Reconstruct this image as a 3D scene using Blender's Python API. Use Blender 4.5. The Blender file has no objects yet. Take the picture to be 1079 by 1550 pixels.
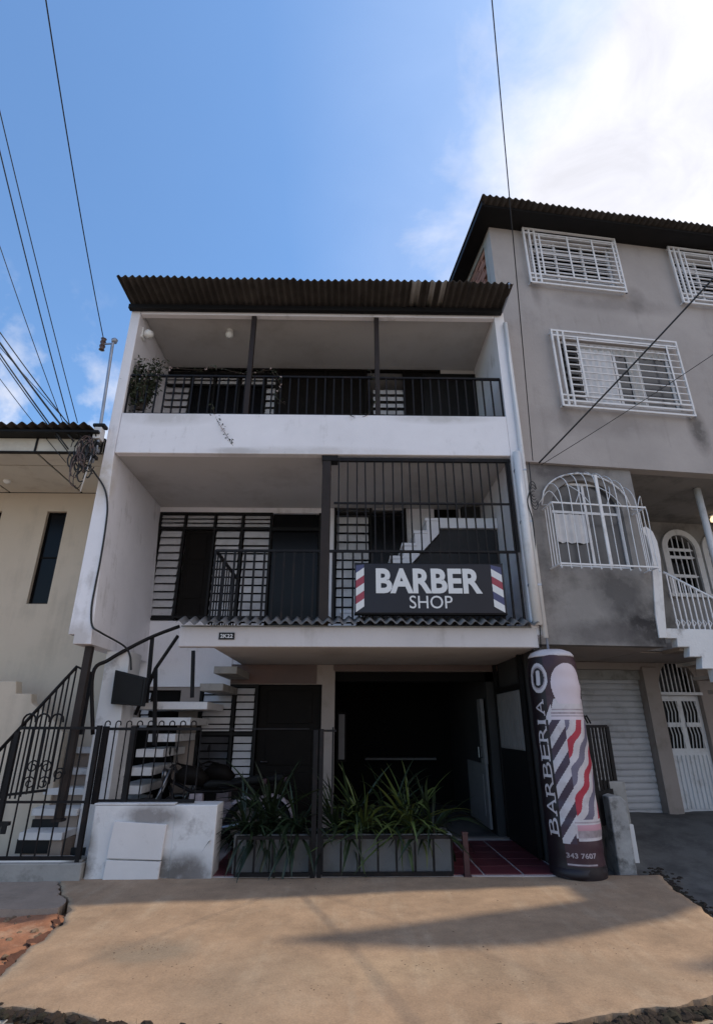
import bpy, bmesh, math, random
from mathutils import Vector, Matrix
random.seed(7)
R = math.radians
scn = bpy.context.scene
col = scn.collection

# ------------------------------------------------------------------ camera
CAMZ = 1.56
PITCH = math.atan(.4)
YAW = R(-1.0)
FPX = 811.0
cd = bpy.data.cameras.new('camera')
cam = bpy.data.objects.new('camera', cd)
col.objects.link(cam)
cam.location = (0, 0, CAMZ)
cam.rotation_euler = (math.pi/2 + PITCH, 0, YAW)
cd.sensor_fit = 'VERTICAL'
cd.sensor_height = 24
cd.lens = 24*FPX/1550
cd.clip_start = .05
cd.clip_end = 2000
scn.camera = cam

# ------------------------------------------------------------------ light
SUN = Vector((.65, .078, 1.0)).normalized()        # towards the sun
w = bpy.data.worlds.new('World')
scn.world = w
w.use_nodes = True
nt = w.node_tree
N, L = nt.nodes, nt.links
bg = N['Background']
sky = N.new('ShaderNodeTexSky')
sky.sky_type = 'NISHITA'
sky.sun_disc = False
sky.sun_elevation = math.asin(SUN.z)
sky.sun_rotation = math.atan2(SUN.x, SUN.y)
sky.air_density = 1.0
sky.dust_density = .6
sky.ozone_density = 2.0
SKY_STRENGTH = .15
bg.inputs['Strength'].default_value = SKY_STRENGTH
tc = N.new('ShaderNodeTexCoord')
sep = N.new('ShaderNodeSeparateXYZ')
L.new(tc.outputs['Generated'], sep.inputs[0])
def wm(op, a, b=None, c=None, clamp=False):
    n = N.new('ShaderNodeMath'); n.operation = op; n.use_clamp = clamp
    for i, v in enumerate((a, b, c)):
        if v is None: continue
        if isinstance(v, (int, float)): n.inputs[i].default_value = v
        else: L.new(v, n.inputs[i])
    return n.outputs[0]
def wnoise(vec, scale, detail, rough, dist=0):
    n = N.new('ShaderNodeTexNoise')
    n.inputs['Scale'].default_value = scale; n.inputs['Detail'].default_value = detail
    n.inputs['Roughness'].default_value = rough; n.inputs['Distortion'].default_value = dist
    L.new(vec, n.inputs['Vector'])
    return n.outputs['Fac']
zc = wm('MAXIMUM', sep.outputs['Z'], .05)
px_ = wm('DIVIDE', sep.outputs['X'], zc)
py_ = wm('DIVIDE', sep.outputs['Y'], zc)
cmb = N.new('ShaderNodeCombineXYZ')
L.new(px_, cmb.inputs[0]); L.new(py_, cmb.inputs[1])
n1 = wnoise(cmb.outputs[0], 3.2, 9, .6, .3)
n2 = wnoise(cmb.outputs[0], 1.6, 3, .5)
n3 = wnoise(tc.outputs['Generated'], 9.0, 7, .58)
edge = wm('SUBTRACT', px_, .245)
edge = wm('MULTIPLY', edge, 3.6)
edge = wm('ADD', edge, wm('MULTIPLY', wm('SUBTRACT', n1, .5), 1.9))
big = wm('SMOOTH_MIN', wm('MAXIMUM', wm('ADD', edge, .5), 0), 1.0, .25)
veil = wm('MULTIPLY', wm('ADD', wm('MULTIPLY', px_, 1.1), .20, clamp=True), wm('ADD', n2, .15), clamp=True)
low = wm('MULTIPLY', wm('SUBTRACT', .66, sep.outputs['Z'], clamp=True), 3.6, clamp=True)
small = wm('MULTIPLY', wm('MULTIPLY', wm('SUBTRACT', n3, .488), 6.0, clamp=True), low)
cl = wm('MAXIMUM', wm('MAXIMUM', big, wm('MULTIPLY', veil, .62)), wm('MAXIMUM', small, .02), clamp=True)
shade = wnoise(cmb.outputs[0], 5.0, 8, .6, .5)
sh = N.new('ShaderNodeMapRange')
sh.inputs['From Min'].default_value = .3; sh.inputs['From Max'].default_value = .62
sh.inputs['To Min'].default_value = 4.9; sh.inputs['To Max'].default_value = 6.0
L.new(shade, sh.inputs['Value'])
cc = N.new('ShaderNodeVectorMath'); cc.operation = 'SCALE'
cc.inputs[0].default_value = (.95, .955, 1.04)
L.new(sh.outputs[0], cc.inputs['Scale'])
tint = N.new('ShaderNodeMix'); tint.data_type = 'RGBA'; tint.blend_type = 'MULTIPLY'
tint.inputs['Factor'].default_value = 1
tint.inputs[7].default_value = (.91, 1.2, 1.36, 1)
L.new(sky.outputs[0], tint.inputs[6])
mx = N.new('ShaderNodeMix'); mx.data_type = 'RGBA'
L.new(cl, mx.inputs['Factor'])
L.new(tint.outputs[2], mx.inputs[6]); L.new(cc.outputs[0], mx.inputs[7])
L.new(mx.outputs[2], bg.inputs['Color'])

sd = bpy.data.lights.new('sun', 'SUN')
sd.energy = 2.2
sd.angle = R(.7)
sd.color = (1.0, .87, .68)
so = bpy.data.objects.new('sun', sd)
so.location = (10, 3, 20)
so.rotation_euler = (-SUN).to_track_quat('-Z', 'Y').to_euler()
col.objects.link(so)

scn.view_settings.view_transform = 'Standard'
scn.view_settings.look = 'None'
scn.view_settings.gamma = 1
scn.view_settings.use_curve_mapping = False
scn.view_settings.exposure = .30

# ------------------------------------------------------------------ helpers
cp, sp_ = math.cos(PITCH), math.sin(PITCH)
def ray(x, y):
    r = (x-539.5)/FPX; u = (775-y)/FPX
    fh = cp-u*sp_; z = sp_+u*cp
    return Vector((r*math.cos(YAW)-fh*math.sin(YAW), r*math.sin(YAW)+fh*math.cos(YAW), z))
def P(x, y, Y):
    "point of the place that shows at photo pixel x, y and stands Y metres in front of the camera"
    d = ray(x, y)
    return Vector((0, 0, CAMZ)) + d*(Y/d.y)
def G(x, y, Z=0):
    d = ray(x, y)
    return Vector((0, 0, CAMZ)) + d*((Z-CAMZ)/d.z)
RA = R(6.9); RO = Vector((2.57, 7.2, 0))
def Q(x, y, off=0):
    "the same in the grey building's own axes, off metres behind its front"
    d = ray(x, y); n = Vector((-math.sin(RA), math.cos(RA)))
    o = Vector((RO.x+n.x*off, RO.y+n.y*off))
    t = (n.x*o.x+n.y*o.y)/(n.x*d.x+n.y*d.y)
    q = Vector((d.x*t-o.x, d.y*t-o.y))
    return Vector((q.x*math.cos(RA)+q.y*math.sin(RA), off, d.z*t+CAMZ))

def node_mat(name):
    m = bpy.data.materials.new(name); m.use_nodes = True
    return m, m.node_tree.nodes, m.node_tree.links, m.node_tree.nodes['Principled BSDF']
def mat(name, base, rough=.6, var=.0, scale=6.0, bump=.0, bscale=40.0, metal=0., dirt=None, damt=.0, dscale=2.5,
        streak=False, stains=(), spec=None, trans=0., rnd=0., dthr=.52, grain=0., specks=0.):
    m, n, l, b = node_mat(name)
    b.inputs['Roughness'].default_value = rough
    b.inputs['Metallic'].default_value = metal
    if spec is not None: b.inputs['Specular IOR Level'].default_value = spec
    if trans: b.inputs['Transmission Weight'].default_value = trans
    geo = n.new('ShaderNodeNewGeometry')
    def mm(op, a, c, cl=False):
        q = n.new('ShaderNodeMath'); q.operation = op; q.use_clamp = cl
        for i, v in enumerate((a, c)):
            if isinstance(v, (int, float)): q.inputs[i].default_value = v
            else: l.new(v, q.inputs[i])
        return q.outputs[0]
    def noise(vec, s, d=6, r=.6):
        q = n.new('ShaderNodeTexNoise'); q.inputs['Scale'].default_value = s
        q.inputs['Detail'].default_value = d; q.inputs['Roughness'].default_value = r
        l.new(vec, q.inputs['Vector']); return q.outputs['Fac']
    def mix(f, a, c):
        q = n.new('ShaderNodeMix'); q.data_type = 'RGBA'
        if isinstance(f, (int, float)): q.inputs['Factor'].default_value = f
        else: l.new(f, q.inputs['Factor'])
        for i, v in ((6, a), (7, c)):
            if isinstance(v, tuple): q.inputs[i].default_value = (*v[:3], 1)
            else: l.new(v, q.inputs[i])
        return q.outputs[2]
    pos = geo.outputs['Position']
    cur = tuple(base)
    if var:
        f = noise(pos, scale)
        f = mm('MULTIPLY', mm('SUBTRACT', f, .3), 2.4, True)
        cur = mix(f, tuple(c*(1-var) for c in base), tuple(min(1, c*(1+var)) for c in base))
    if rnd:
        oi = n.new('ShaderNodeObjectInfo')
        hs = n.new('ShaderNodeHueSaturation')
        l.new(mm('ADD', mm('MULTIPLY', oi.outputs['Random'], 2*rnd), 1-rnd), hs.inputs['Value'])
        if isinstance(cur, tuple): hs.inputs['Color'].default_value = (*cur, 1)
        else: l.new(cur, hs.inputs['Color'])
        cur = hs.outputs[0]
    if dirt:
        f = noise(pos, dscale, 9, .68)
        if streak:
            mp = n.new('ShaderNodeMapping'); mp.inputs['Scale'].default_value = (7, .7, 1) if streak == 'y' else (7, 7, .5)
            l.new(pos, mp.inputs['Vector'])
            f = mm('ADD', mm('MULTIPLY', f, .6), mm('MULTIPLY', noise(mp.outputs[0], 1.0, 6, .6), .4))
        f = mm('MULTIPLY', mm('SUBTRACT', f, dthr), 7, True)
        cur = mix(mm('MULTIPLY', f, damt), cur, dirt)
    for (cx, cy, cz, sx, sy, sz, amt, c) in stains:
        mp = n.new('ShaderNodeMapping'); mp.vector_type = 'TEXTURE'
        mp.inputs['Location'].default_value = (cx, cy, cz); mp.inputs['Scale'].default_value = (sx, sy, sz)
        l.new(pos, mp.inputs['Vector'])
        ln = n.new('ShaderNodeVectorMath'); ln.operation = 'LENGTH'; l.new(mp.outputs[0], ln.inputs[0])
        f = mm('SUBTRACT', 1, ln.outputs['Value'], True)
        f = mm('MULTIPLY', f, mm('ADD', mm('MULTIPLY', noise(pos, 3.5, 8, .65), 3.4), -.75), True)
        f = mm('MULTIPLY', mm('MULTIPLY', f, 1.6, True), amt)
        cur = mix(f, cur, c)
    if grain:
        g1_ = mm('MULTIPLY', mm('SUBTRACT', noise(pos, 75, 4, .7), .5), 2.2)
        g2_ = mm('MULTIPLY', mm('SUBTRACT', noise(pos, 7, 8, .7), .5), 1.6)
        hv = n.new('ShaderNodeHueSaturation')
        l.new(mm('ADD', mm('MULTIPLY', mm('ADD', g1_, g2_), grain), 1), hv.inputs['Value'])
        if isinstance(cur, tuple): hv.inputs['Color'].default_value = (*cur, 1)
        else: l.new(cur, hv.inputs['Color'])
        cur = hv.outputs[0]
    if specks:
        f = mm('MULTIPLY', mm('SUBTRACT', noise(pos, 26, 3, .55), .69), 14, True)
        f = mm('MULTIPLY', f, mm('MULTIPLY', mm('SUBTRACT', noise(pos, 2.2, 3, .5), .42), 6, True))
        cur = mix(mm('MULTIPLY', f, specks), cur, tuple(c*.3 for c in base))
    if isinstance(cur, tuple): b.inputs['Base Color'].default_value = (*cur, 1)
    else: l.new(cur, b.inputs['Base Color'])
    if bump:
        bp = n.new('ShaderNodeBump'); bp.inputs['Strength'].default_value = bump; bp.inputs['Distance'].default_value = .01
        l.new(noise(pos, bscale, 5, .6), bp.inputs['Height']); l.new(bp.outputs[0], b.inputs['Normal'])
    return m

class MB:
    def __init__(s): s.v = []; s.f = []; s.mi = []; s.cm = 0
    def add(s, vs, fs):
        o = len(s.v); s.v += [tuple(v) for v in vs]; s.f += [tuple(i+o for i in f) for f in fs]; s.mi += [s.cm]*len(fs); return s
    def box(s, x0, x1, y0, y1, z0, z1):
        x0, x1 = sorted((x0, x1)); y0, y1 = sorted((y0, y1)); z0, z1 = sorted((z0, z1))
        return s.add([(x, y, z) for z in (z0, z1) for y in (y0, y1) for x in (x0, x1)],
                     [(0, 2, 3, 1), (4, 5, 7, 6), (0, 1, 5, 4), (2, 6, 7, 3), (0, 4, 6, 2), (1, 3, 7, 5)])
    def bar(s, p, q, w, h=None, up=(0, 0, 1)):
        p, q = Vector(p), Vector(q); h = h or w
        d = (q-p).normalized(); up = Vector(up)
        if abs(d.dot(up)) > .98: up = Vector((0, 1, 0))
        a = d.cross(up).normalized()*w/2; b = a.cross(d).normalized()*h/2
        return s.add([p-a-b, p+a-b, p+a+b, p-a+b, q-a-b, q+a-b, q+a+b, q-a+b],
                     [(0, 1, 2, 3), (7, 6, 5, 4), (0, 4, 5, 1), (1, 5, 6, 2), (2, 6, 7, 3), (3, 7, 4, 0)])
    def prism(s, poly, axis, d0, d1):
        "poly of 2D points swept along axis ('x': poly is y,z; 'y': x,z; 'z': x,y)"
        def mk(a, b, d): return {'x': (d, a, b), 'y': (a, d, b), 'z': (a, b, d)}[axis]
        n = len(poly)
        return s.add([mk(a, b, d0) for a, b in poly]+[mk(a, b, d1) for a, b in poly],
                     [tuple(range(n))[::-1], tuple(range(n, 2*n))]+[(i, (i+1) % n, n+(i+1) % n, n+i) for i in range(n)])
    def tube(s, pts, r, n=6, caps=True):
        pts = [Vector(p) for p in pts]; k = len(pts)
        rs = r if isinstance(r, (list, tuple)) else [r]*k
        vs = []; prev = None
        for i, p in enumerate(pts):
            d = (pts[min(i+1, k-1)]-pts[max(i-1, 0)]).normalized()
            if prev is None:
                a = d.cross(Vector((0, 0, 1)))
                if a.length < .05: a = d.cross(Vector((1, 0, 0)))
            else: a = prev-d*prev.dot(d)
            a.normalize(); prev = a; b = d.cross(a)
            vs += [p+(a*math.cos(t)+b*math.sin(t))*rs[i] for t in [2*math.pi*j/n for j in range(n)]]
        fs = [(i*n+j, i*n+(j+1) % n, (i+1)*n+(j+1) % n, (i+1)*n+j) for i in range(k-1) for j in range(n)]
        if caps: fs += [tuple(range(n))[::-1], tuple(range((k-1)*n, k*n))]
        return s.add(vs, fs)
    def lathe(s, prof, c, n=20, axis='z'):
        c = Vector(c); vs = []
        for r, h in prof:
            for j in range(n):
                t = 2*math.pi*j/n; a, b = r*math.cos(t), r*math.sin(t)
                vs.append(c+Vector({'z': (a, b, h), 'y': (a, h, b), 'x': (h, a, b)}[axis]))
        k = len(prof)
        return s.add(vs, [(i*n+j, i*n+(j+1) % n, (i+1)*n+(j+1) % n, (i+1)*n+j) for i in range(k-1) for j in range(n)]
                     + [tuple(range(n))[::-1], tuple(range((k-1)*n, k*n))])
    def mesh(s, name):
        me = bpy.data.meshes.new(name); me.from_pydata(s.v, [], s.f); me.update()
        bm = bmesh.new(); bm.from_mesh(me); bmesh.ops.recalc_face_normals(bm, faces=bm.faces); bm.to_mesh(me); bm.free()
        return me
    def build(s, name, m, parent=None, smooth=False, bevel=0, local=None):
        me = s.mesh(name)
        for q in (m if isinstance(m, (list, tuple)) else [m]): me.materials.append(q)
        if isinstance(m, (list, tuple)): me.polygons.foreach_set('material_index', s.mi)
        if smooth: me.shade_smooth()
        return link(name, me, parent, bevel=bevel)
def link(name, me, parent=None, loc=None, rot=None, scale=None, bevel=0):
    o = bpy.data.objects.new(name, me); col.objects.link(o)
    if parent is not None:
        o.parent = parent
        if loc is None and parent not in LOCAL: o.matrix_parent_inverse = world_of(parent).inverted()
        if parent in LOCAL: LOCAL.append(o)
    if loc is not None: o.location = loc
    if rot is not None: o.rotation_euler = rot
    if scale is not None: o.scale = scale
    if bevel:
        b = o.modifiers.new('bevel', 'BEVEL'); b.width = bevel; b.segments = 2; b.limit_method = 'ANGLE'
    return o
LOCAL = []            # things whose parts are written in the thing's own axes
def world_of(o):
    m = o.matrix_basis.copy()
    if o.parent is not None: m = world_of(o.parent) @ o.matrix_parent_inverse @ m
    return m
def tag(o, label=None, cat=None, group=None, kind=None):
    if label: o['label'] = label
    if cat: o['category'] = cat
    if group: o['group'] = group
    if kind: o['kind'] = kind
    return o
def thing(name, loc, label, cat, group=None, rz=0):
    o = bpy.data.objects.new(name, None); o.empty_display_size = .2
    o.location = loc; o.rotation_euler = (0, 0, rz); col.objects.link(o)
    return tag(o, label, cat, group)
def wall_holes(x0, x1, z0, z1, y0, y1, holes, mb=None, axis='y'):
    "a wall with rectangular openings, one closed mesh"
    mb = mb or MB()
    xs = sorted({x0, x1, *[min(max(v, x0), x1) for h in holes for v in h[:2]]}); zs = sorted({z0, z1, *[min(max(v, z0), z1) for h in holes for v in h[2:]]})
    solid = lambda i, j: 0 <= i < len(xs)-1 and 0 <= j < len(zs)-1 and not any(
        h[0] < (xs[i]+xs[i+1])/2 < h[1] and h[2] < (zs[j]+zs[j+1])/2 < h[3] for h in holes)
    for i in range(len(xs)-1):
        for j in range(len(zs)-1):
            if not solid(i, j): continue
            a, b, c, d = xs[i], xs[i+1], zs[j], zs[j+1]
            vs = [(a, y0, c), (b, y0, c), (b, y0, d), (a, y0, d), (a, y1, c), (b, y1, c), (b, y1, d), (a, y1, d)]
            fs = [(0, 1, 2, 3), (7, 6, 5, 4)]
            if not solid(i-1, j): fs.append((0, 3, 7, 4))
            if not solid(i+1, j): fs.append((1, 5, 6, 2))
            if not solid(i, j-1): fs.append((0, 4, 5, 1))
            if not solid(i, j+1): fs.append((3, 2, 6, 7))
            if axis == 'x': vs = [(v[1], v[0], v[2]) for v in vs]
            mb.add(vs, fs)
    return mb
def corr_sheet(x0, x1, y0, y1, z, amp, pitch, slope=0, thick=.007, phase=0, ny=2, name='roof_sheet', m=None, parent=None, wob=0):
    "one corrugated sheet, waves across x"
    n = max(8, int((x1-x0)/pitch*10)); vs = []; 
    for side in (0, 1):
        for j in range(ny):
            y = y0+(y1-y0)*j/(ny-1)
            for i in range(n+1):
                x = x0+(x1-x0)*i/n
                zz = z+slope*(y-y0)+amp*math.sin(2*math.pi*(x/pitch)+phase)+side*thick+(wob*math.sin(x*1.7+1)+wob*.6*math.sin(x*4.1))
                vs.append((x, y, zz))
    k = (n+1)*ny; fs = []
    for j in range(ny-1):
        for i in range(n):
            a = j*(n+1)+i; fs += [(a, a+1, a+n+2, a+n+1), (k+a, k+a+n+1, k+a+n+2, k+a+1)]
    for i in range(n):
        fs += [(i, k+i, k+i+1, i+1)]; a = (ny-1)*(n+1)+i; fs += [(a, a+1, k+a+1, k+a)]
    for j in range(ny-1):
        a = j*(n+1); fs.append((a, a+n+1, k+a+n+1, k+a)); a += n; fs.append((a, k+a, k+a+n+1, a+n+1))
    b = MB(); b.add(vs, fs)
    return b.build(name, m, parent, smooth=True)
def text_mesh(body, x0, x1, z0, z1, depth=.006, bold=0., name='lettering', space=1.):
    "flat lettering in the x-z plane fitted to a rectangle; returns a mesh facing -y"
    c = bpy.data.curves.new(name, 'FONT'); c.body = body; c.extrude = .01; c.offset = bold; c.resolution_u = 4; c.space_character = space
    o = bpy.data.objects.new(name, c); col.objects.link(o)
    me = bpy.data.meshes.new_from_object(o.evaluated_get(bpy.context.evaluated_depsgraph_get()))
    bpy.data.objects.remove(o)
    xs = [v.co.x for v in me.vertices]; ys = [v.co.y for v in me.vertices]
    ax, bx, ay, by = min(xs), max(xs), min(ys), max(ys)
    for v in me.vertices:
        v.co = Vector((x0+(v.co.x-ax)/(bx-ax)*(x1-x0), depth*(0 if v.co.z < 0 else -1), z0+(v.co.y-ay)/(by-ay)*(z1-z0)))
    me.name = name
    return me
def sag(p, q, s, n=14):
    p, q = Vector(p), Vector(q)
    return [p.lerp(q, i/n)-Vector((0, 0, 4*s*(i/n)*(1-i/n))) for i in range(n+1)]
def curve_pts(pts, n=8):
    "Catmull-Rom through points"
    pts = [Vector(p) for p in pts]; e = [pts[0]*2-pts[1]]+pts+[pts[-1]*2-pts[-2]]; out = []
    for i in range(1, len(e)-2):
        for k in range(n):
            t = k/n; a, b, c, d = e[i-1], e[i], e[i+1], e[i+2]
            out.append(.5*((2*b)+(c-a)*t+(2*a-5*b+4*c-d)*t*t+(3*b-a-3*c+d)*t**3))
    return out+[pts[-1]]

# ------------------------------------------------------------------ materials
GRIME = (.16, .14, .12)
white = mat('white_paint', (.80, .775, .80), .65, .05, 1.3, .25, 30, dirt=(.36, .33, .31), damt=.6, dscale=1.6, streak=True, dthr=.545, grain=.05,
            stains=[(-1.6, 7, 5.32, .5, .4, .07, .5, (.38, .35, .33)), (2.45, 7, 4.2, .15, .4, 1.3, .5, (.42, .39, .37)), (-3.48, 7, 4.85, .16, .3, .6, .6, (.45, .36, .24)), (-3.45, 7, 2.6, .3, .4, .25, .5, (.3, .25, .2)), (-.6, 7, 5.3, 1.8, .4, .12, .4, (.4, .37, .34)), (1.4, 7, 5.9, .9, .3, .12, .5, (.36, .33, .3)), (-2.7, 7, 5.9, .8, .3, .2, .5, (.38, .35, .32))])
beam_white = mat('grey_white_beam', (.56, .525, .525), .7, .06, 1.5, .25, 30, dirt=(.3, .27, .25), damt=.5, dscale=1.8, streak=True, dthr=.54)
header_m = mat('brown_header_paint', (.15, .11, .10), .75, .12, 1.2, spec=.2, dirt=(.22, .13, .11), damt=.5, dscale=.9)
white_old = mat('old_white_paint', (.66, .65, .65), .7, .08, 2.0, .4, 25, dirt=(.17, .15, .14), damt=.6, dscale=3.0, dthr=.56,
                stains=[(-2.2, 7, .60, .45, .3, .16, .8, (.16, .14, .13)), (-2.0, 7, .05, .5, .3, .25, .9, (.1, .09, .08)), (-2.95, 7, .2, .2, .4, .5, .9, (.1, .09, .08)), (-1.7, 7, .0, .35, .3, .3, .8, (.13, .11, .1))])
meter_white = mat('meter_door_paint', (.66, .63, .62), .6, .04, 3, .15, 30, dirt=(.3, .26, .22), damt=.5, dscale=4, dthr=.58)
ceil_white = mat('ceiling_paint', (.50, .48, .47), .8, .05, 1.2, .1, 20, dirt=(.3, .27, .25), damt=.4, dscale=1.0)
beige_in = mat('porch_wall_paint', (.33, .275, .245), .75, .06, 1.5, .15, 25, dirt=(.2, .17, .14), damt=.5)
dark_in = mat('room_shade_tone', (.013, .012, .012), .85, .1, 1.5, spec=.05)  # near-black base puts the darkness of unlit interiors into the colour
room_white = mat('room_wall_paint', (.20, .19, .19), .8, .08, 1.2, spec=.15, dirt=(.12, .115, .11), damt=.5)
shade_wall = mat('wall_shade_tone', (.05, .048, .049), .85, .12, 1.8, .3, 20, spec=.1)  # deep shade by the stair and inside the porch, put into the wall colour
cream = mat('cream_paint', (.58, .49, .385), .75, .05, 1.0, .2, 25, dirt=(.36, .31, .24), damt=.45, dscale=1.2, streak=True)
cream_soffit = mat('soffit_panel_paint', (.58, .54, .46), .75, .05, 1.5, dirt=(.36, .3, .24), damt=.4, rnd=.05)
render_grey = mat('grey_cement_render', (.375, .335, .315), .85, .10, .9, .35, 22, dirt=(.24, .215, .20), damt=.55, dscale=1.1, streak=True, dthr=.53, grain=.07,
                  stains=[(5.2, 7.5, 8.75, .25, .5, .35, .5, (.16, .14, .13)), (3.3, 7.3, 8.7, .12, .4, .4, .5, (.17, .15, .14)), (3.45, 7.3, 6.1, .14, .4, .35, .5, (.16, .14, .13)), (5.75, 7.5, 6.05, .22, .4, .5, .8, (.08, .07, .065)), (4.9, 7.4, 8.6, 1.6, .5, .25, .4, (.14, .12, .11)), (4.1, 7.4, 6.1, 1.4, .5, .35, .4, (.15, .13, .12))])
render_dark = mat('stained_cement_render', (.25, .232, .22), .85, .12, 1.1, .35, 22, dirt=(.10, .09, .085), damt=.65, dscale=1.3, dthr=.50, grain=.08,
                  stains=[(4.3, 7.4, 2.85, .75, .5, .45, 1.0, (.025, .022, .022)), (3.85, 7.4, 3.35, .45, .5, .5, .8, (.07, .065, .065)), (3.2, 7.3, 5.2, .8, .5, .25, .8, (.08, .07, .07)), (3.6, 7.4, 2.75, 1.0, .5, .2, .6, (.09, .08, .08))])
iron = mat('black_iron', (.007, .006, .007), .55, .25, 9, .2, 60, dirt=(.03, .018, .014), damt=.5, dscale=6, spec=.22)
red_iron = mat('rust_red_iron', (.05, .016, .018), .5, .25, 9, .2, 60)
brown_iron = mat('brown_steel', (.026, .018, .015), .55, .2, 6, .15, 50, spec=.25)
dframe = mat('dark_window_frame', (.009, .008, .008), .55, .2, 5, spec=.2)
slat = mat('louvre_glass', (.54, .53, .54), .35, .10, 4, rnd=.12, dirt=(.3, .28, .27), damt=.4, dscale=5)
pane = mat('dark_pane', (.005, .005, .006), .22, spec=.16)
pane_grey = mat('dusty_pane', (.05, .05, .055), .18, .3, 3, spec=.6)
wood_dark = mat('dark_brown_door', (.009, .007, .006), .6, .2, 5, spec=.1)
fibre = mat('fibre_cement', (.055, .047, .043), .85, .22, 3.0, .4, 35, dirt=(.035, .03, .028), damt=.75, dscale=3.2, dthr=.46, rnd=.12, spec=.12)
fibre_grey = mat('grey_fibre_cement', (.15, .14, .135), .85, .18, 3.0, .4, 35, dirt=(.06, .055, .05), damt=.6, dscale=4)
translucent = mat('milky_roof_strip', (.22, .20, .185), .5, .15, 4, dirt=(.2, .18, .15), damt=.6)
white_metal = mat('white_enamel', (.68, .67, .68), .4, .05, 4, dirt=(.35, .3, .26), damt=.4, dscale=5)
curtain = mat('white_curtain', (.62, .60, .60), .9, .1, 6)
lace = mat('lace_curtain', (.42, .40, .38), .9, .25, 18)
conc = mat('grey_concrete', (.30, .285, .265), .85, .14, 4, .4, 30, dirt=(.12, .11, .10), damt=.6, dscale=5)
planter_m = mat('planter_concrete', (.15, .15, .15), .85, .12, 4, .3, 30, dirt=(.1, .1, .09), damt=.6, dscale=4)
soil = mat('dark_soil', (.03, .024, .018), .95, .3, 20, .6, 50)
tile = mat('red_floor_tile', (.12, .026, .034), .42, .2, 5, rnd=.18, dirt=(.07, .03, .03), damt=.5)
grout = mat('pale_grout', (.42, .36, .35), .85, .12, 6)
brick = mat('red_brick', (.27, .115, .075), .85, .18, 9, .4, 50, rnd=.25)
mortar = mat('brick_mortar', (.32, .27, .23), .9, .15, 8)
black_plastic = mat('black_plastic', (.008, .008, .009), .5, spec=.25)
rubber = mat('black_rubber', (.01, .01, .01), .7, spec=.2)
chrome = mat('dull_chrome', (.22, .22, .23), .3, metal=1)
galv = mat('galvanised_pipe', (.33, .36, .42), .4, .15, 6, metal=.6)
pvc = mat('white_pipe', (.66, .64, .635), .45, .06, 3, dirt=(.25, .23, .22), damt=.6, dscale=3, streak=True)
black_wire = mat('black_cable', (.012, .012, .013), .55)
lamp_white = mat('lamp_glass', (.8, .8, .78), .3)
porcelain = mat('brown_insulator', (.10, .06, .05), .3)
sign_black = mat('sign_black_face', (.012, .012, .019), .32, .2, 2, spec=.3)
sign_white = mat('sign_white_print', (.66, .66, .66), .4)
sign_red = mat('sign_red_print', (.30, .035, .06), .4)
sign_blue = mat('sign_blue_print', (.05, .055, .14), .4)
c_black = mat('banner_black', (.012, .006, .009), .5, .15, 4)
c_maroon = mat('banner_maroon', (.045, .014, .022), .5, .2, 4, dirt=(.09, .05, .055), damt=.35, dscale=5)
c_white = mat('banner_white', (.56, .51, .53), .5, .1, 5, dirt=(.36, .31, .32), damt=.5, dscale=6)
c_bulb = mat('banner_globe', (.60, .51, .55), .5, .04, 5)
c_pink = mat('banner_pink', (.50, .27, .32), .5)
c_red = mat('banner_red', (.38, .02, .045), .5, .1, 5)
c_blue = mat('banner_slate', (.14, .125, .18), .5, .1, 5)
c_dark = mat('banner_plum', (.05, .028, .05), .5, .1, 5)
c_silver = mat('banner_silver', (.36, .30, .32), .5, .25, 14)
leaf_dark = mat('dark_leaf', (.014, .026, .010), .45, .3, 6, rnd=.35)
leaf_lime = mat('yellow_green_leaf', (.07, .095, .022), .5, .25, 6, rnd=.3)
leaf_vine = mat('vine_leaf', (.03, .042, .02), .6, .3, 8)
petal = mat('pale_petal', (.50, .42, .42), .7)
twig = mat('brown_twig', (.06, .045, .035), .9)

# ------------------------------------------------------------------ ground
def nz(x, y, s=1.0, k=0):
    return math.sin(x*2.3*s+k)*math.cos(y*1.9*s-k*.7)*.5+math.sin(x*5.1*s+y*3.7*s+k*2)*.3+math.sin(x*11.3*s-y*9.1*s+k)*.2
street_m = mat('dusty_street', (.36, .31, .25), .95, .2, 2.2, .6, 18, dirt=(.2, .16, .12), damt=.5, dscale=3.5, grain=.3)
drive_m = mat('tan_concrete', (.335, .228, .148), .9, .20, 1.6, .7, 12, dirt=(.43, .33, .235), damt=.65, dscale=1.1, dthr=.51, streak='y', grain=.40, specks=1.0,
              stains=[(-1.5, 5.0, -.02, .45, .3, .3, .8, (.23, .18, .13)), (.35, 4.7, 0, .9, .35, .3, .35, (.42, .31, .2)), (1.6, 4.6, 0, 1.2, .4, .3, .4, (.24, .18, .125)), (-.6, 4.5, 0, .7, .8, .3, .35, (.27, .21, .15))])
dirt_m = mat('reddish_earth', (.30, .135, .075), .95, .22, 3.5, .8, 14, dirt=(.42, .30, .21), damt=.7, dscale=2.6, dthr=.5, grain=.45)
walk_m = mat('old_pavement_concrete', (.31, .245, .20), .92, .13, 1.6, .4, 18, dirt=(.17, .14, .115), damt=.6, dscale=1.6, grain=.22)
fore_m = mat('dark_forecourt_concrete', (.115, .11, .105), .9, .22, 1.2, .45, 18, dirt=(.045, .043, .042), damt=.75, dscale=1.3, dthr=.47, grain=.25)
crumb_m = mat('crack_earth', (.034, .021, .014), .95, .4, 12, .7, 30, rnd=.3)
moss_m = mat('dry_moss', (.020, .016, .008), .95, .4, 16)
grit_m = mat('grit', (.17, .115, .075), .95, .4, 30)

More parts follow.
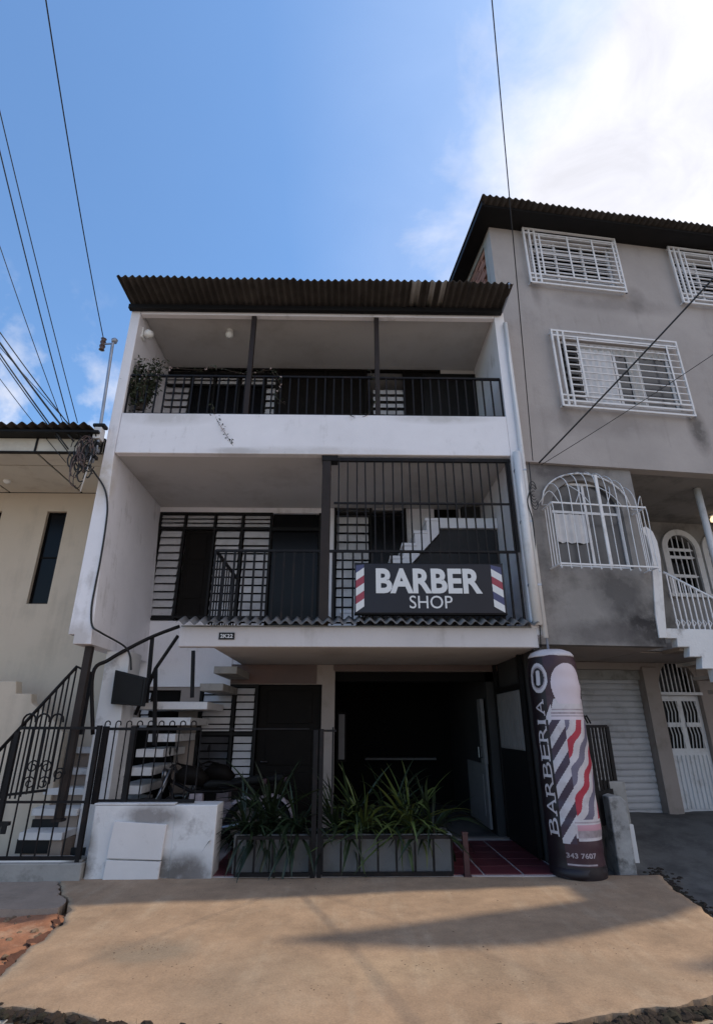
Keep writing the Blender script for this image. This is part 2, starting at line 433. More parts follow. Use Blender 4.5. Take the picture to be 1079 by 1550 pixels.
def grid(name, xs, ys, zf, m, thick=.0):
    b = MB(); nx, ny = len(xs), len(ys)
    vs = [(x, y, zf(x, y)) for y in ys for x in xs]
    b.add(vs, [(j*nx+i, j*nx+i+1, (j+1)*nx+i+1, (j+1)*nx+i) for j in range(ny-1) for i in range(nx-1)])
    o = b.build(name, m, smooth=True); return tag(o, kind='structure')
def lin(a, b, n): return [a+(b-a)*i/(n-1) for i in range(n)]
big = [-220, -90, -40, -18]+lin(-9, 9, 70)+[18, 40, 90, 220]
bigy = [-220, -90, -40, -18]+lin(-6, 7.4, 60)+[14, 40, 90, 220]
grid('street', big, bigy, lambda x, y: -.14+(.02*nz(x, y, .9) if abs(x) < 9 and y > -6 and y < 7.4 else 0), street_m)

# the concrete ramp in front of the gates
def xl(y): return -2.40+.05*nz(0, y, 2.2, 1)+.025*nz(3, y, 9, 2)+(.0 if y < 5.7 else -(y-5.7)*.55)
def xr(y): return 3.22+(y-5.58)*.19+.04*nz(5, y, 2.0, 3)+.02*nz(2, y, 8, 1)
def yf(x):
    t = (x+2.4)/5.2
    return 4.40-.52*math.sin(min(1, max(0, t))*math.pi)**.8+.035*nz(x, 1, 3.1, 4)+.02*nz(x, 4, 9, 5)
b = MB(); nx, ny = 110, 70; vs = []
for j in range(ny):
    v = j/(ny-1)
    for i in range(nx):
        u = i/(nx-1)
        y0 = 7.06; x = -2.4+u*5.6
        y = yf(x)+(y0-yf(x))*v
        X = xl(y)+(xr(y)-xl(y))*u
        vs.append((X, y, .005-.05*max(0, (6.6-y)/2.6)**1.3+.006*nz(X, y, 1.0)))
top = len(vs); fs = [(j*nx+i, j*nx+i+1, (j+1)*nx+i+1, (j+1)*nx+i) for j in range(ny-1) for i in range(nx-1)]
rim = list(range(nx))+[j*nx+nx-1 for j in range(1, ny)]+[(ny-1)*nx+i for i in range(nx-2, -1, -1)]+[j*nx for j in range(ny-2, 0, -1)]
for k in rim: vs.append((vs[k][0], vs[k][1], -.2))
n = len(rim)
fs += [(rim[k], top+k, top+(k+1) % n, rim[(k+1) % n]) for k in range(n)]
b.add(vs, fs); drive = b.build('driveway', drive_m, smooth=False); tag(drive, kind='structure')
for p in drive.data.polygons: p.use_smooth = p.index < (nx-1)*(ny-1)

# pavement strip on the left and the bare earth patch below it
b = MB(); xs = lin(-12, -2.66, 50); vs = []
for j in range(12):
    for x in xs:
        lo = 6.02+.05*nz(x, 0, 2.0)+.03*nz(x, 2, 7)
        y = lo+(7.0-lo)*j/11
        xx = min(x, xl(y)-.015-.03*abs(nz(1, y, 6)))
        vs.append((xx, y, -.005+.008*nz(x, y, 1.5)))
k = len(xs); fs = [(j*k+i, j*k+i+1, (j+1)*k+i+1, (j+1)*k+i) for j in range(11) for i in range(k-1)]
rim = list(range(k))+[j*k+k-1 for j in range(1, 12)]; t0 = len(vs)
for q in rim: vs.append((vs[q][0], vs[q][1], -.2))
fs += [(rim[q], t0+q, t0+q+1, rim[q+1]) for q in range(len(rim)-1)]
b.add(vs, fs); tag(b.build('pavement', walk_m), kind='structure')
grid('earth', lin(-12, -2.2, 90), lin(4.05, 6.1, 50), lambda x, y: -.065+.035*nz(x, y, 1.7)+.015*nz(x, y, 5)-(.09 if y < 4.3 else 0)-(.06*max(0, 1-abs(x-xl(y))/.13)), dirt_m)
# forecourt of the grey building, rising to its doors
grid('forecourt', lin(2.9, 14, 60), lin(5.2, 10.5, 50),
     lambda x, y: -.10+.42*min(1, max(0, (y-7.0)/2.0))**1.0+.02*nz(x, y, 1.2)-.02, fore_m)
b = MB(); vs = []; nn = 70
for i in range(nn):
    y = 4.45+1.62*i/(nn-1); wd_ = .07+.07*abs(nz(y, 2, 2.4))+.05*max(0, nz(y, 5, 5))
    xe = xl(y)
    for k_, (dx, z_) in enumerate(((.02, -.05), (-.02, -.10), (-.45*wd_, -.105), (-wd_, -.045))):
        vs.append((xe+dx+.012*nz(y, k_, 17), y, z_+.008*nz(y, k_, 12)))
b.add(vs, [(i*4+k, i*4+k+1, (i+1)*4+k+1, (i+1)*4+k) for i in range(nn-1) for k in range(3)])
tag(b.build('gully', mat('dark_red_soil', (.11, .05, .035), .95, .35, 5, .8, 20, grain=.35), smooth=True), kind='structure')
ck = thing('concrete_chunk', (-2.15, 4.2, -.14), 'broken grey chunk of concrete at the lower left corner of the ramp', 'rubble')
MB().prism([(-2.24, 4.30), (-2.05, 4.26), (-1.98, 4.16), (-2.06, 4.10), (-2.22, 4.13)], 'z', -.16, -.07).build('chunk', conc, ck, bevel=.012)
# crumbs, moss and small stones along the broken edges of the ramp
b = MB()
def lump(b, x, y, z, s):
    vs = []; n = 6
    a0 = random.random()*6
    for r, h in ((1, 0), (.8, .32), (.35, .5)):
        for j in range(n):
            t = a0+j*2*math.pi/n; q = s*r*random.uniform(.6, 1.2)
            vs.append((x+q*math.cos(t), y+q*math.sin(t), z+s*h*random.uniform(.7, 1.2)))
    b.add(vs, [(i*n+j, i*n+(j+1) % n, (i+1)*n+(j+1) % n, (i+1)*n+j) for i in range(2) for j in range(n)]+[tuple(range(2*n, 3*n))])
b.cm = 0
for i in range(2600):
    x = random.uniform(-2.5, 3.0)
    dens = 1 if (x < -.3 or x > 1.2) else .35
    if random.random() > dens*(.5+.5*nz(x, 0, 2.5, 3)+.35): continue
    y = yf(x)+random.gauss(-.03, .022)
    b.cm = random.choice((0, 0, 1)); lump(b, x, y, -.085+.03*random.random(), random.choice((.012, .018, .03, .045))*random.uniform(.7, 1.2))
for i in range(260):
    y = random.uniform(4.5, 6.1); b.cm = 0
    lump(b, xl(y)-abs(random.gauss(.02, .05)), y, -.10, random.uniform(.01, .035))
for i in range(330):
    y = random.uniform(5.4, 7.4); b.cm = random.choice((0, 0, 1))
    lump(b, xr(y)+random.gauss(.07, .06), y, -.06+.1*max(0, (y-6.8)), random.uniform(.008, .035))
tag(b.build('edge_crumbs', [crumb_m, moss_m]), kind='stuff')
b = MB(); b.cm = 0
for i in range(260):
    x = random.uniform(-2.2, 3.2); y = random.uniform(4.2, 6.9)
    lump(b, x, y, .005-.05*max(0, (6.6-y)/2.6)**1.3-.004, random.uniform(.003, .010))
for i in range(140):
    x = random.uniform(-4.2, -2.5); y = random.uniform(4.4, 6.0)
    lump(b, x, y, -.07+.02*nz(x, y, 2), random.uniform(.01, .04))
for cx_, cy_, k_ in ((-1.55, 5.15, 60), (-1.2, 4.7, 20), (.5, 4.75, 26), (1.1, 4.45, 22), (-.2, 4.4, 18), (2.0, 5.0, 20)):
    for i in range(k_):
        x = cx_+random.gauss(0, .13); y = cy_+random.gauss(0, .07)
        lump(b, x, y, .003-.05*max(0, (6.6-y)/2.6)**1.3+.006*nz(x, y, 1.0), random.uniform(.003, .009))
tag(b.build('loose_grit', [grit_m]), kind='stuff')
b = MB()
for i in range(420):
    if i % 3: x = random.uniform(-2.35, -.6) if i % 2 else random.uniform(1.3, 2.7); y = yf(x)-random.uniform(0, .06)
    else: y = random.uniform(5.6, 7.3); x = xr(y)+random.uniform(0, .12)
    a_ = random.random()*6.28; h_ = random.uniform(.015, .06); l_ = random.uniform(.01, .04)
    dx, dy = math.cos(a_), math.sin(a_)
    b.add([(x-dy*.003, y+dx*.003, -.08), (x+dy*.003, y-dx*.003, -.08), (x+dx*l_, y+dy*l_, -.07+h_)], [(0, 1, 2)])
tag(b.build('edge_weeds', mat('dry_weed', (.06, .06, .025), .8, .3, 20)), kind='stuff')

# ------------------------------------------------------------------ white house
H = thing('house', (-.5, 7, 0), 'white three storey house with two iron railed balconies and a dark open garage', 'house')
XL, XR = -3.56, 2.56
def hp(name, x0, x1, y0, y1, z0, z1, m, bevel=.006, parent=None): return MB().box(x0, x1, y0, y1, z0, z1).build(name, m, parent or H, bevel=bevel)
MB().prism([(XL, 2.65), (-3.48, 2.65), (-3.48, 2.53), (-3.25, 2.53), (-3.41, 5.27), (-3.41, 7.96), (XL, 7.96)], 'y', 7.0, 9.1).build('wing_wall', white, H, bevel=.008)
hp('side_wall', XL, -3.41, 9.1, 13, 0, 7.96, white)
hp('side_wall', 2.40, XR, 7.003, 13, 2.66, 7.96, white)
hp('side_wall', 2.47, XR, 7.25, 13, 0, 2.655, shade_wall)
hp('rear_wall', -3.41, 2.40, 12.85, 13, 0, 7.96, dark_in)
hp('parapet', -3.405, 2.398, 7.0, 7.12, 5.27, 5.945, white, .01)
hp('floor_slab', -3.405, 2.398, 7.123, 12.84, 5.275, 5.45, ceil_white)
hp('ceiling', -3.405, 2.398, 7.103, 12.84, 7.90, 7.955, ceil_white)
hp('roof_beam', -3.405, 2.398, 7.002, 7.10, 7.83, 7.955, white)
hp('purlin', XL-.02, XR-.05, 6.90, 6.985, 7.865, 7.95, dframe)
hp('column', -3.30, -2.97, 7.62, 8.05, 0, 2.52, white_old, .01)
# roof of corrugated sheets
roof = hp('roof', XL, XR, 7.12, 13.2, 7.96, 8.0, dark_in, 0)
x = XL-.05
for i in range(7):
    x1 = min(x+.92, XR-.02)
    if x1-x < .1: break
    corr_sheet(x, x1+.03, 6.44+random.uniform(-.018, .018), 13.3, 8.045+.007*(i % 2)+(.0 if i < 6 else -.03), .023, .1085, slope=.0+.004, phase=-2*math.pi*((XL-.05)/.1085), m=fibre, parent=roof, wob=.007, ny=3)
    x += .92
for a, q in ((621, 634), (648, 655), (664, 672)):
    xa, xb = P(a, 440, 6.7).x, P(q, 440, 6.7).x
    corr_sheet(xa, xb, 6.443, 7.11, 8.036, .022, .1085, slope=.004, phase=-2*math.pi*((XL-.05)/.1085), m=translucent, parent=roof, name='translucent_strip', wob=.007)
MB().tube([(XR-.06, 6.42, 8.0), (XR-.0, 6.6, 8.02), (XR-.03, 6.98, 7.93)], .018).build('verge_rail', galv, H)

# --- louvred windows and doors
SL = {}
def slats(parent, x0, x1, z0, z1, y, n, m=slat, tilt=.35, gap=.02):
    h = (z1-z0)/n; key = (round(x1-x0, 3), round(h, 3), m.name)
    if key not in SL:
        hh = h-gap; b_ = MB(); W = (x1-x0)/2-.012; dy = math.sin(tilt)*hh/2; dz = hh/2
        b_.add([(-W, -dy-.003, -dz), (W, -dy-.003, -dz), (W, dy-.003, dz), (-W, dy-.003, dz), (-W, -dy+.003, -dz), (W, -dy+.003, -dz), (W, dy+.003, dz), (-W, dy+.003, dz)],
               [(0, 1, 2, 3), (7, 6, 5, 4), (0, 4, 5, 1), (2, 6, 7, 3), (0, 3, 7, 4), (1, 5, 6, 2)])
        me = b_.mesh('louvre_slat'); me.materials.append(m); SL[key] = me
    for i in range(n):
        o = bpy.data.objects.new('louvre_slat', SL[key]); col.objects.link(o); o.parent = parent
        if parent not in LOCAL: o.matrix_parent_inverse = world_of(parent).inverted()
        o.location = ((x0+x1)/2, y, z0+h*(i+.5))
        o.rotation_euler = (random.gauss(0, .03), 0, random.gauss(0, .003))
def frame(name, x0, x1, z0, z1, y0, y1, t, m, parent, xb=(), zb=(), bevel=0):
    b_ = MB()
    b_.box(x0, x0+t, y0, y1, z0, z1).box(x1-t, x1, y0, y1, z0, z1)
    b_.box(x0+t, x1-t, y0+.002, y1-.002, z0, z0+t).box(x0+t, x1-t, y0+.002, y1-.002, z1-t, z1)
    for q in xb: b_.box(q-t/2, q+t/2, y0+.004, y1-.004, z0+t, z1-t)
    for q in zb: b_.box(x0+t, x1-t, y0+.007, y1-.007, q-t/2, q+t/2)
    return b_.build(name, m, parent, bevel=bevel)
YB = 9.1
# second floor back wall with one wide opening and the cage side openings
xW0, xW1 = -3.39, -.47
zt, zm, zs = 5.17, 4.86, 3.25
def X2(px, py=860): return P(px, py, YB).x
def Z2(py): return P(400, py, YB).z
a0, a1 = X2(505, 850), X2(617, 850)          # small window in the cage
d0, d1 = X2(655, 750), X2(692, 750)          # dark doorway up the stair
zc0, zc1 = Z2(925), Z2(742)
zd0, zd1 = Z2(800), Z2(698)
wall_holes(-3.41, 2.40, 2.502, 5.272, YB, YB+.14, [(xW0, X2(272), zs, zt), (X2(272), xW1, 2.75, zt), (a0, a1, 2.9, zc1), (d0, d1, zd0, zd1)]).build('back_wall', white, H)
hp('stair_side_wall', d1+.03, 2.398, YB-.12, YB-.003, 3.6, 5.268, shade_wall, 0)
hp('floor_slab', -1.72, 2.46, 7.12, 12.84, 2.50, 2.75, ceil_white)
# wide window: four bays with a transom
xa = [xW0, X2(272), X2(325, 800), X2(367, 800), X2(412, 800), xW1]
win = frame('louvre_window', xW0, xa[4], zs, zt, YB-.02, YB+.05, .04, dframe, H, xb=(xa[1], xa[2], xa[3]), zb=(zm,))
MB().box(xW0-.04, xa[1]+.02, YB-.05, YB-.001, zs-.035, zs-.002).build('window_sill', dframe, win)
for i in range(4): slats(win, xa[i]+.025, xa[i+1]-.02, zm+.03, zt-.04, YB+.02, 3, tilt=.5)
slats(win, xa[0]+.045, xa[1]-.03, zs+.04, zm-.03, YB+.02, 11)
for i in (2, 3): slats(win, xa[i]+.03, xa[i+1]-.03, 2.82, zm-.03, YB+.02, 14)
door = MB().box(xa[1]+.03, xa[2]-.03, YB+.05, YB+.09, 2.76, zm-.03).build('balcony_door', wood_dark, H)
for z0, z1 in ((2.9, 3.5), (3.6, 4.2), (4.3, 4.75)):
    MB().box(xa[1]+.12, xa[2]-.12, YB+.035, YB+.0495, z0, z1).build('door_panel', wood_dark, door, bevel=.008)
MB().box(xa[4]+.005, xW1, YB-.01, YB+.05, zm-.03, zm+.03).box(xW1-.05, xW1, YB-.012, YB+.052, 2.76, zt).build('door_frame', dframe, H)
MB().box(xa[4]+.01, xW1-.06, YB+.06, YB+.07, 2.76, zt).build('door_pane', pane, H)
# cage side window: louvres left, dark casement right
ax = X2(561, 800)
cw = frame('louvre_window', a0, a1, 2.9, zc1, YB-.02, YB+.05, .035, dframe, H, xb=(ax,), zb=(Z2(763), Z2(776)))
slats(cw, a0+.04, ax-.03, 2.95, Z2(780), YB+.02, 13)
slats(cw, a0+.04, ax-.03, Z2(773), zc1-.04, YB+.02, 2, tilt=.5, m=pane_grey)
slats(cw, ax+.03, a1-.04, Z2(773), zc1-.04, YB+.02, 2, tilt=.5, m=slat)
MB().box(ax+.02, a1-.03, YB+.04, YB+.05, 2.93, Z2(779)).build('pane', pane, cw)
hp('door_leaf', d0+.004, d1-.004, YB+.04, YB+.08, zd0+.004, zd1-.004, wood_dark, 0)
# --- canopy over the garage: beam, short tiled strip, soffit
hp('canopy_beam', -2.15, 2.47, 7.0, 7.117, 2.50, 2.755, beam_white, .012)
can = hp('canopy', -2.14, 2.46, 7.02, 7.11, 2.757, 2.775, conc, 0)
x = -2.17
for i in range(6):
    x1 = min(x+.80, 2.45)
    if x1-x < .1: break
    corr_sheet(x, x1+.02, 6.87+random.uniform(-.012, .012), 7.12, 2.785, .024, .135, slope=.42, phase=-2*math.pi*(-2.17/.135), m=fibre_grey, parent=can, wob=.006, name='canopy_sheet')
    x += .80
hp('pier_foot', 2.40, 2.47, 7.003, 7.20, 2.50, 2.657, white, .006)
# --- ground floor wall: louvre window, door, pier, garage opening
gd0, gd1 = X2(388, 1100), X2(486, 1100); ga0, ga1 = X2(506, 1100), 2.47
gl0, gl1 = X2(298, 1100), gd0
ztg, ztd = 2.40, 2.19
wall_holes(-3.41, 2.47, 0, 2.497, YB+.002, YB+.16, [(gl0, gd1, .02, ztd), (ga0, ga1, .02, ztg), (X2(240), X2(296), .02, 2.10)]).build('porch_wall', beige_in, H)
hp('stair_back_wall', -3.38, X2(352, 1000), YB-.03, YB, 2.15, 3.2, white, 0)
gw = frame('louvre_window', gl0, gl1, .72, ztd, YB-.01, YB+.06, .045, dframe, H, xb=(X2(351, 1100),), zb=(1.45,))
xm = X2(351, 1100)
slats(gw, gl0+.05, xm-.03, .77, 1.42, YB+.03, 6, m=pane_grey); slats(gw, gl0+.05, xm-.03, 1.48, ztd-.05, YB+.03, 6)
slats(gw, xm+.03, gl1-.05, .77, 1.42, YB+.03, 6); slats(gw, xm+.03, gl1-.05, 1.48, ztd-.05, YB+.03, 6)
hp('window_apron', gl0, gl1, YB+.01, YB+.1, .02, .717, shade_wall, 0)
gd = MB().box(gd0+.01, gd1-.01, YB+.09, YB+.13, .03, ztd-.01).build('front_door', wood_dark, H)
for z0, z1 in ((.2, .9), (1.0, 1.5), (1.6, 2.1)):
    MB().box(gd0+.15, gd1-.15, YB+.075, YB+.0895, z0, z1).build('door_panel', wood_dark, gd, bevel=.01)
MB().tube([(gd0+.10, YB+.085, 1.05), (gd0+.10, YB+.03, 1.05), (gd0+.2, YB+.03, 1.05)], .012).build('handle', chrome, gd)
lw = MB().box(X2(240)+.003, X2(296)-.003, YB+.07, YB+.10, .03, 2.095).build('store_door', wood_dark, H)
slats(lw, X2(242), X2(254), 1.5, 2.07, YB+.055, 5)
# garage interior
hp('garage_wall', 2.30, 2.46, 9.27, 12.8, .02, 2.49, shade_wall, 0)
hp('garage_wall', ga0-.16, ga0-.02, 9.27, 12.8, .02, 2.49, dark_in, 0)
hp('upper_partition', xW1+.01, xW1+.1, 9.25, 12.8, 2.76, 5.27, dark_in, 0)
hp('porch_header', ga0-.02, 2.465, YB-.03, YB-.001, 2.405, 2.495, header_m, 0)
hp('porch_header', gl0-.3, ga0-.3, YB-.02, YB-.001, 2.20, 2.495, header_m, 0)
hp('garage_header', ga0, ga1, YB+.17, YB+.30, 2.25, 2.495, dark_in, 0)
gl_ = MB().box(2.20, 2.24, 9.32, 10.7, .10, 1.0).build('garage_leaf', room_white, H, bevel=.006)
MB().box(2.19, 2.245, 9.30, 9.55, 1.004, 1.98).build('leaf_upright', room_white, gl_, bevel=.006)
MB().box(2.185, 2.1985, 9.5, 10.5, .25, .85).build('leaf_panel', room_white, gl_, bevel=.004)
MB().tube([(2.18, 9.4, 1.1), (2.13, 9.4, 1.1), (2.13, 9.4, 1.25), (2.18, 9.4, 1.25)], .012, 6).build('handle', chrome, gl_)
mr = MB().box(ga0+.06, ga0+.16, 9.75, 9.78, 1.05, 1.75).build('reflection_strip', room_white, H, bevel=.004)  # pale strip painted in for a faint reflection in the dark garage
MB().box(ga0+.03, ga0+.19, 9.785, 9.81, 1.01, 1.79).build('reflection_strip_frame', wood_dark, mr)
MB().box(.4, 1.9, 12.4, 12.8, .9, .94).build('shelf', room_white, H)
# side door of metal panels at the right of the porch
sx = 2.40
sdoor = MB().box(sx, sx+.03, 7.75, 9.03, .03, 1.25).build('side_door', black_plastic, H)
for i in range(8):
    MB().box(sx-.012, sx-.001, 7.78+.15*i, 7.91+.15*i, 1.27, 2.02).build('door_slat', room_white, sdoor)
MB().box(sx-.02, sx+.035, 7.68, 7.748, .05, 2.49).box(sx-.02, sx+.035, 9.033, 9.09, .05, 2.49).box(sx-.017, sx+.032, 7.75, 9.03, 2.04, 2.12).build('door_frame', dframe, sdoor)
MB().box(sx, sx+.03, 7.75, 9.03, 1.255, 2.035).build('upper_panel', room_white, sdoor)

# --- third floor back wall and its windows
Y3 = 8.5
def X3(px, py=590): return P(px, py, Y3).x
def Z3(py): return P(470, py, Y3).z
w0, w1, wr = X3(236), X3(668), X3(420)
z3t, z3b = Z3(558), 5.5
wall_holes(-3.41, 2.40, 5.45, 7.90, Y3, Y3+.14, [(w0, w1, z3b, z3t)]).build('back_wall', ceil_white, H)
hp('lintel', -3.40, 2.397, Y3-.10, Y3-.003, z3t+.02, 7.897, ceil_white, 0)
zr = Z3(584)
fw = frame('louvre_window', w0, wr, z3b, z3t, Y3-.01, Y3+.06, .04, dframe, H, xb=[X3(q) for q in (289, 324, 362, 400)], zb=(zr, Z3(566)))
xx = [X3(q) for q in (238, 289, 324, 362, 400, 420)]
for i in range(5): slats(fw, xx[i]+.03, xx[i+1]-.03, zr+.02, Z3(569), Y3+.03, 2)
slats(fw, xx[0]+.04, xx[1]-.03, 5.55, zr-.03, Y3+.03, 13); slats(fw, xx[4]+.03, xx[5]-.03, 5.55, zr-.03, Y3+.03, 13)
MB().box(xx[1]+.02, xx[4]-.02, Y3+.05, Y3+.06, z3b+.04, zr-.02).build('pane', pane, fw)
fw2 = frame('door_set', wr+.003, w1, z3b, z3t, Y3-.012, Y3+.06, .05, wood_dark, H, xb=[X3(q) for q in (492, 553, 612)])
slats(fw2, X3(564), X3(611), 5.55, Z3(586), Y3+.03, 13, gap=.045)
MB().box(wr+.05, X3(556), Y3+.02, Y3+.05, z3b+.05, z3t-.05).build('door_leaf', wood_dark, fw2)
MB().box(X3(612), w1-.05, Y3+.02, Y3+.05, z3b+.05, z3t-.05).build('door_leaf', wood_dark, fw2)
hp('door_shutter', X3(640), X3(722), Y3-.05, Y3-.006, 5.46, Z3(566), dframe, 0)

# --- railings
BARS = {}
def bar_mesh(h, t, m, t2=None):
    k = (round(h, 3), t, m.name)
    if k not in BARS:
        me = MB().box(-t/2, t/2, -t/2, t/2, 0, h).mesh('bar'); me.materials.append(m); BARS[k] = me
    return BARS[k]
def put_bar(parent, x, y, z, h, t=.014, m=iron, name='bar'):
    o = bpy.data.objects.new(name, bar_mesh(h, t, m)); col.objects.link(o); o.parent = parent
    if parent not in LOCAL: o.matrix_parent_inverse = world_of(parent).inverted()
    o.location = (x, y, z); o.rotation_euler = (random.gauss(0, .004), random.gauss(0, .004), 0)
    return o
def railing(name, x0, x1, y, z0, z1, step, m=iron, t=.016, parent=None):
    b_ = MB().bar((x0, y, z1), (x1, y, z1), .045, .03).bar((x0, y, z0+.03), (x1, y, z0+.03), .03, .02)
    o = b_.build(name, m, parent or H)
    n_ = int(round((x1-x0)/step))
    for i in range(n_+1): put_bar(o, x0+(x1-x0)*i/n_, y, z0, z1-z0, t, m)
    return o
r3 = railing('balcony_railing', -3.39, 2.38, 7.06, 5.94, 6.66, .138, t=.022)
for px in (382, 570):
    q = P(px, 520, 7.05).x; hp('balcony_post', q-.038, q+.038, 7.01, 7.085, 5.947, 7.828, brown_iron, .004)
r2 = railing('balcony_railing', -1.80, 2.34, 7.06, 2.79, 3.80, .134, t=.026)
hp('balcony_post', -.375, -.25, 7.03, 7.17, 2.78, 5.262, brown_iron, .006)
hp('post_bracket', -.385, -.15, 7.02, 7.18, 5.18, 5.266, dframe, .004)
cage = MB().bar((-.23, 7.06, 5.21), (2.39, 7.06, 5.21), .05, .05).bar((-.2, 7.062, 4.52), (2.36, 7.062, 4.52), .03, .025).bar((2.36, 7.06, 3.8), (2.36, 7.06, 5.2), .04).build('balcony_grille', iron, H)
for i in range(20): put_bar(cage, -.13+i*.129, 7.06, 3.82, 1.38, .019)
# return of the lower railing along the stair head
b = MB().bar((-1.8, 7.06, 3.8), (-1.8, 8.6, 3.8), .04, .03)
rr = b.build('stairhead_railing', iron, H)
for i in range(1, 11): put_bar(rr, -1.8, 7.06+.15*i, 2.78, 1.02, .018)
# down pipes on the right pier
b = MB().tube([(2.47, 6.95, 5.30), (2.47, 6.95, 2.78)], .06, 12); b.build('down_pipe', pvc, H, smooth=True)
MB().tube([(2.555, 6.965, 7.7), (2.555, 6.965, 2.62)], .034, 10).build('down_pipe', pvc, H, smooth=True)
MB().tube([(2.575, 6.985, 6.0), (2.575, 6.985, 2.2)], .016, 8).build('conduit', galv, H, smooth=True)
for z in (3.3, 4.2, 5.0): hp('pipe_clip', 2.41, 2.58, 6.93, 6.998, z, z+.025, galv, 0)

# --- inner stair from the second to the third floor
ST = thing('inner_staircase', (1.0, 8.3, 2.75), 'white stepped staircase climbing behind the barred cage of the second floor', 'staircase')
p0, p1 = P(500, 930, 8.0), P(655, 800, 8.0); nst = 9
zz0, zz1 = 2.76, P(680, 784, 8.0).z
xs0, xs1 = p0.x-.05, P(662, 800, 8.0).x
run = (xs1-xs0)/nst; rise = (zz1-zz0)/nst
for i in range(nst):
    x0 = xs0+run*i; zt_ = zz0+rise*(i+1)
    MB().box(x0, x0+run+.04, 8.0, 8.9, zt_-.05, zt_).build('tread', white, ST, bevel=.004)
poly = [(xs0, zz0)]
MB().prism([(xs0+.02, zz0)]+[q for i in range(nst) for q in ((xs0+run*i+.02, zz0+rise*(i+1)-.052), (xs0+run*(i+1)+.02, zz0+rise*(i+1)-.052))]+[(xs1+.02, zz1-.26), (xs0+.25, zz0)], 'y', 8.012, 8.888).build('stringer', white, ST)
MB().box(xs1+.025, 2.395, 8.0, 8.95, zz1-.17, zz1).build('landing', white, ST, bevel=.004)
MB().prism([(xs0+.3, zz0), (xs1+.02, zz1-.28), (xs1+.02, zz0)], 'y', 8.06, 8.10).build('stair_shade_sheet', shade_wall, ST)  # added dark sheets paint the shade below the white flight and landing
MB().box(xs1+.022, 2.39, 8.06, 8.10, zz0, zz1-.172).build('stair_shade_sheet', shade_wall, ST)

# ------------------------------------------------------------------ stair up to the second floor
S1 = thing('staircase', (-2.2, 8.4, 0), 'open concrete staircase rising behind the white meter wall to the canopy', 'staircase')
ends = [(199, 1196), (215, 1168), (233, 1140), (251, 1117), (274, 1092), (300, 1068), (324, 1040), (345, 1014)]
pts = [P(a, b_, 8.0) for a, b_ in ends]
pts = [pts[0]-Vector((.34, 0, .42)), pts[0]-Vector((.17, 0, .21))]+pts
tops = []
for i, q in enumerate(pts):
    z = q.z+.05
    b = MB().box(q.x-(.24 if i < 6 else .92 if i < 8 else .20), q.x+.13, 8.0+random.uniform(-.01, .01), 9.06, z-.10, z)
    b.build('tread', white_old if i < 8 else conc, S1, bevel=.006); tops.append((q.x, z))
hr = curve_pts([P(141, 1112, 7.4), P(141, 1020, 7.4), P(165, 999, 7.5), P(200, 979, 7.65), P(235, 962, 7.8), P(272, 948, 7.95)], 6)
MB().tube(hr, .026, 8).build('handrail', iron, S1, smooth=True)
a, c = P(270, 962, 7.9), P(236, 1012, 7.9)
h2 = [a, c, P(205, 1082, 7.9)]
MB().tube(h2, .026, 8).build('handrail', iron, S1, smooth=True)
for (pa, pb, Y) in (((231, 965), (222, 1064), 7.8), ((236, 1012), (234, 1128), 7.9), ((293, 985), (291, 1056), 7.9)):
    MB().bar(P(*pa, Y), P(*pb, Y), .045).build('rail_post', iron, S1)
# meter cabinet on the column
mb = thing('meter_cabinet', P(200, 1040, 7.7), 'dark steel electricity cabinet hanging beside the white column', 'meter box')
xa_, xb_ = P(176, 1040, 7.62).x, P(224, 1045, 7.62).x
zt_, zb_ = P(190, 1015, 7.62).z, P(190, 1066, 7.62).z
MB().prism([(xa_+.0, zt_), (xb_, zt_-.10), (xb_, zb_-.03), (xa_+.01, zb_)], 'y', 7.50, 7.618).build('cabinet_body', black_plastic, mb, bevel=.01)
MB().prism([(xa_+.03, zt_-.03), (xb_-.03, zt_-.12), (xb_-.03, zb_+.0), (xa_+.04, zb_+.03)], 'y', 7.488, 7.499).build('cabinet_door', dframe, mb, bevel=.003)

# ------------------------------------------------------------------ street fence, gates and the white meter wall
FY = 7.0
mw = thing('meter_wall', (-2.2, 7.1, 0), 'low white peeling wall with a square meter door by the gate', 'wall')
x0, x1 = P(136, 1270, FY).x, P(325, 1270, FY).x; zt_ = P(230, 1219, FY).z
MB().box(x0, x1, FY, FY+.34, -.02, zt_).build('wall', white_old, mw, bevel=.014)
MB().box(x1-.48, x1+.004, FY-.004, FY+.343, -.02, zt_+.004).build('end_pier', white_old, mw, bevel=.012)
MB().box(x0-.008, x1-.484, FY-.006, FY+.345, zt_+.002, zt_+.022).build('coping', white_old, mw, bevel=.008)
q0, q1 = P(172, 1250, 6.97), P(253, 1250, 6.97)
MB().prism([(q0.x+.005, P(172, 1243, 6.97).z), (q1.x, P(253, 1248, 6.97).z), (q1.x-.02, P(250, 1302, 6.97).z), (q0.x-.02, P(168, 1299, 6.97).z)], 'y', 6.955, 6.998).build('meter_door', meter_white, mw, bevel=.006)
MB().prism([(q0.x-.02, P(168, 1301.5, 6.97).z), (q1.x-.02, P(250, 1304, 6.97).z), (q1.x-.03, 0), (q0.x-.03, 0)], 'y', 6.958, 6.998).build('meter_door', meter_white, mw, bevel=.006)

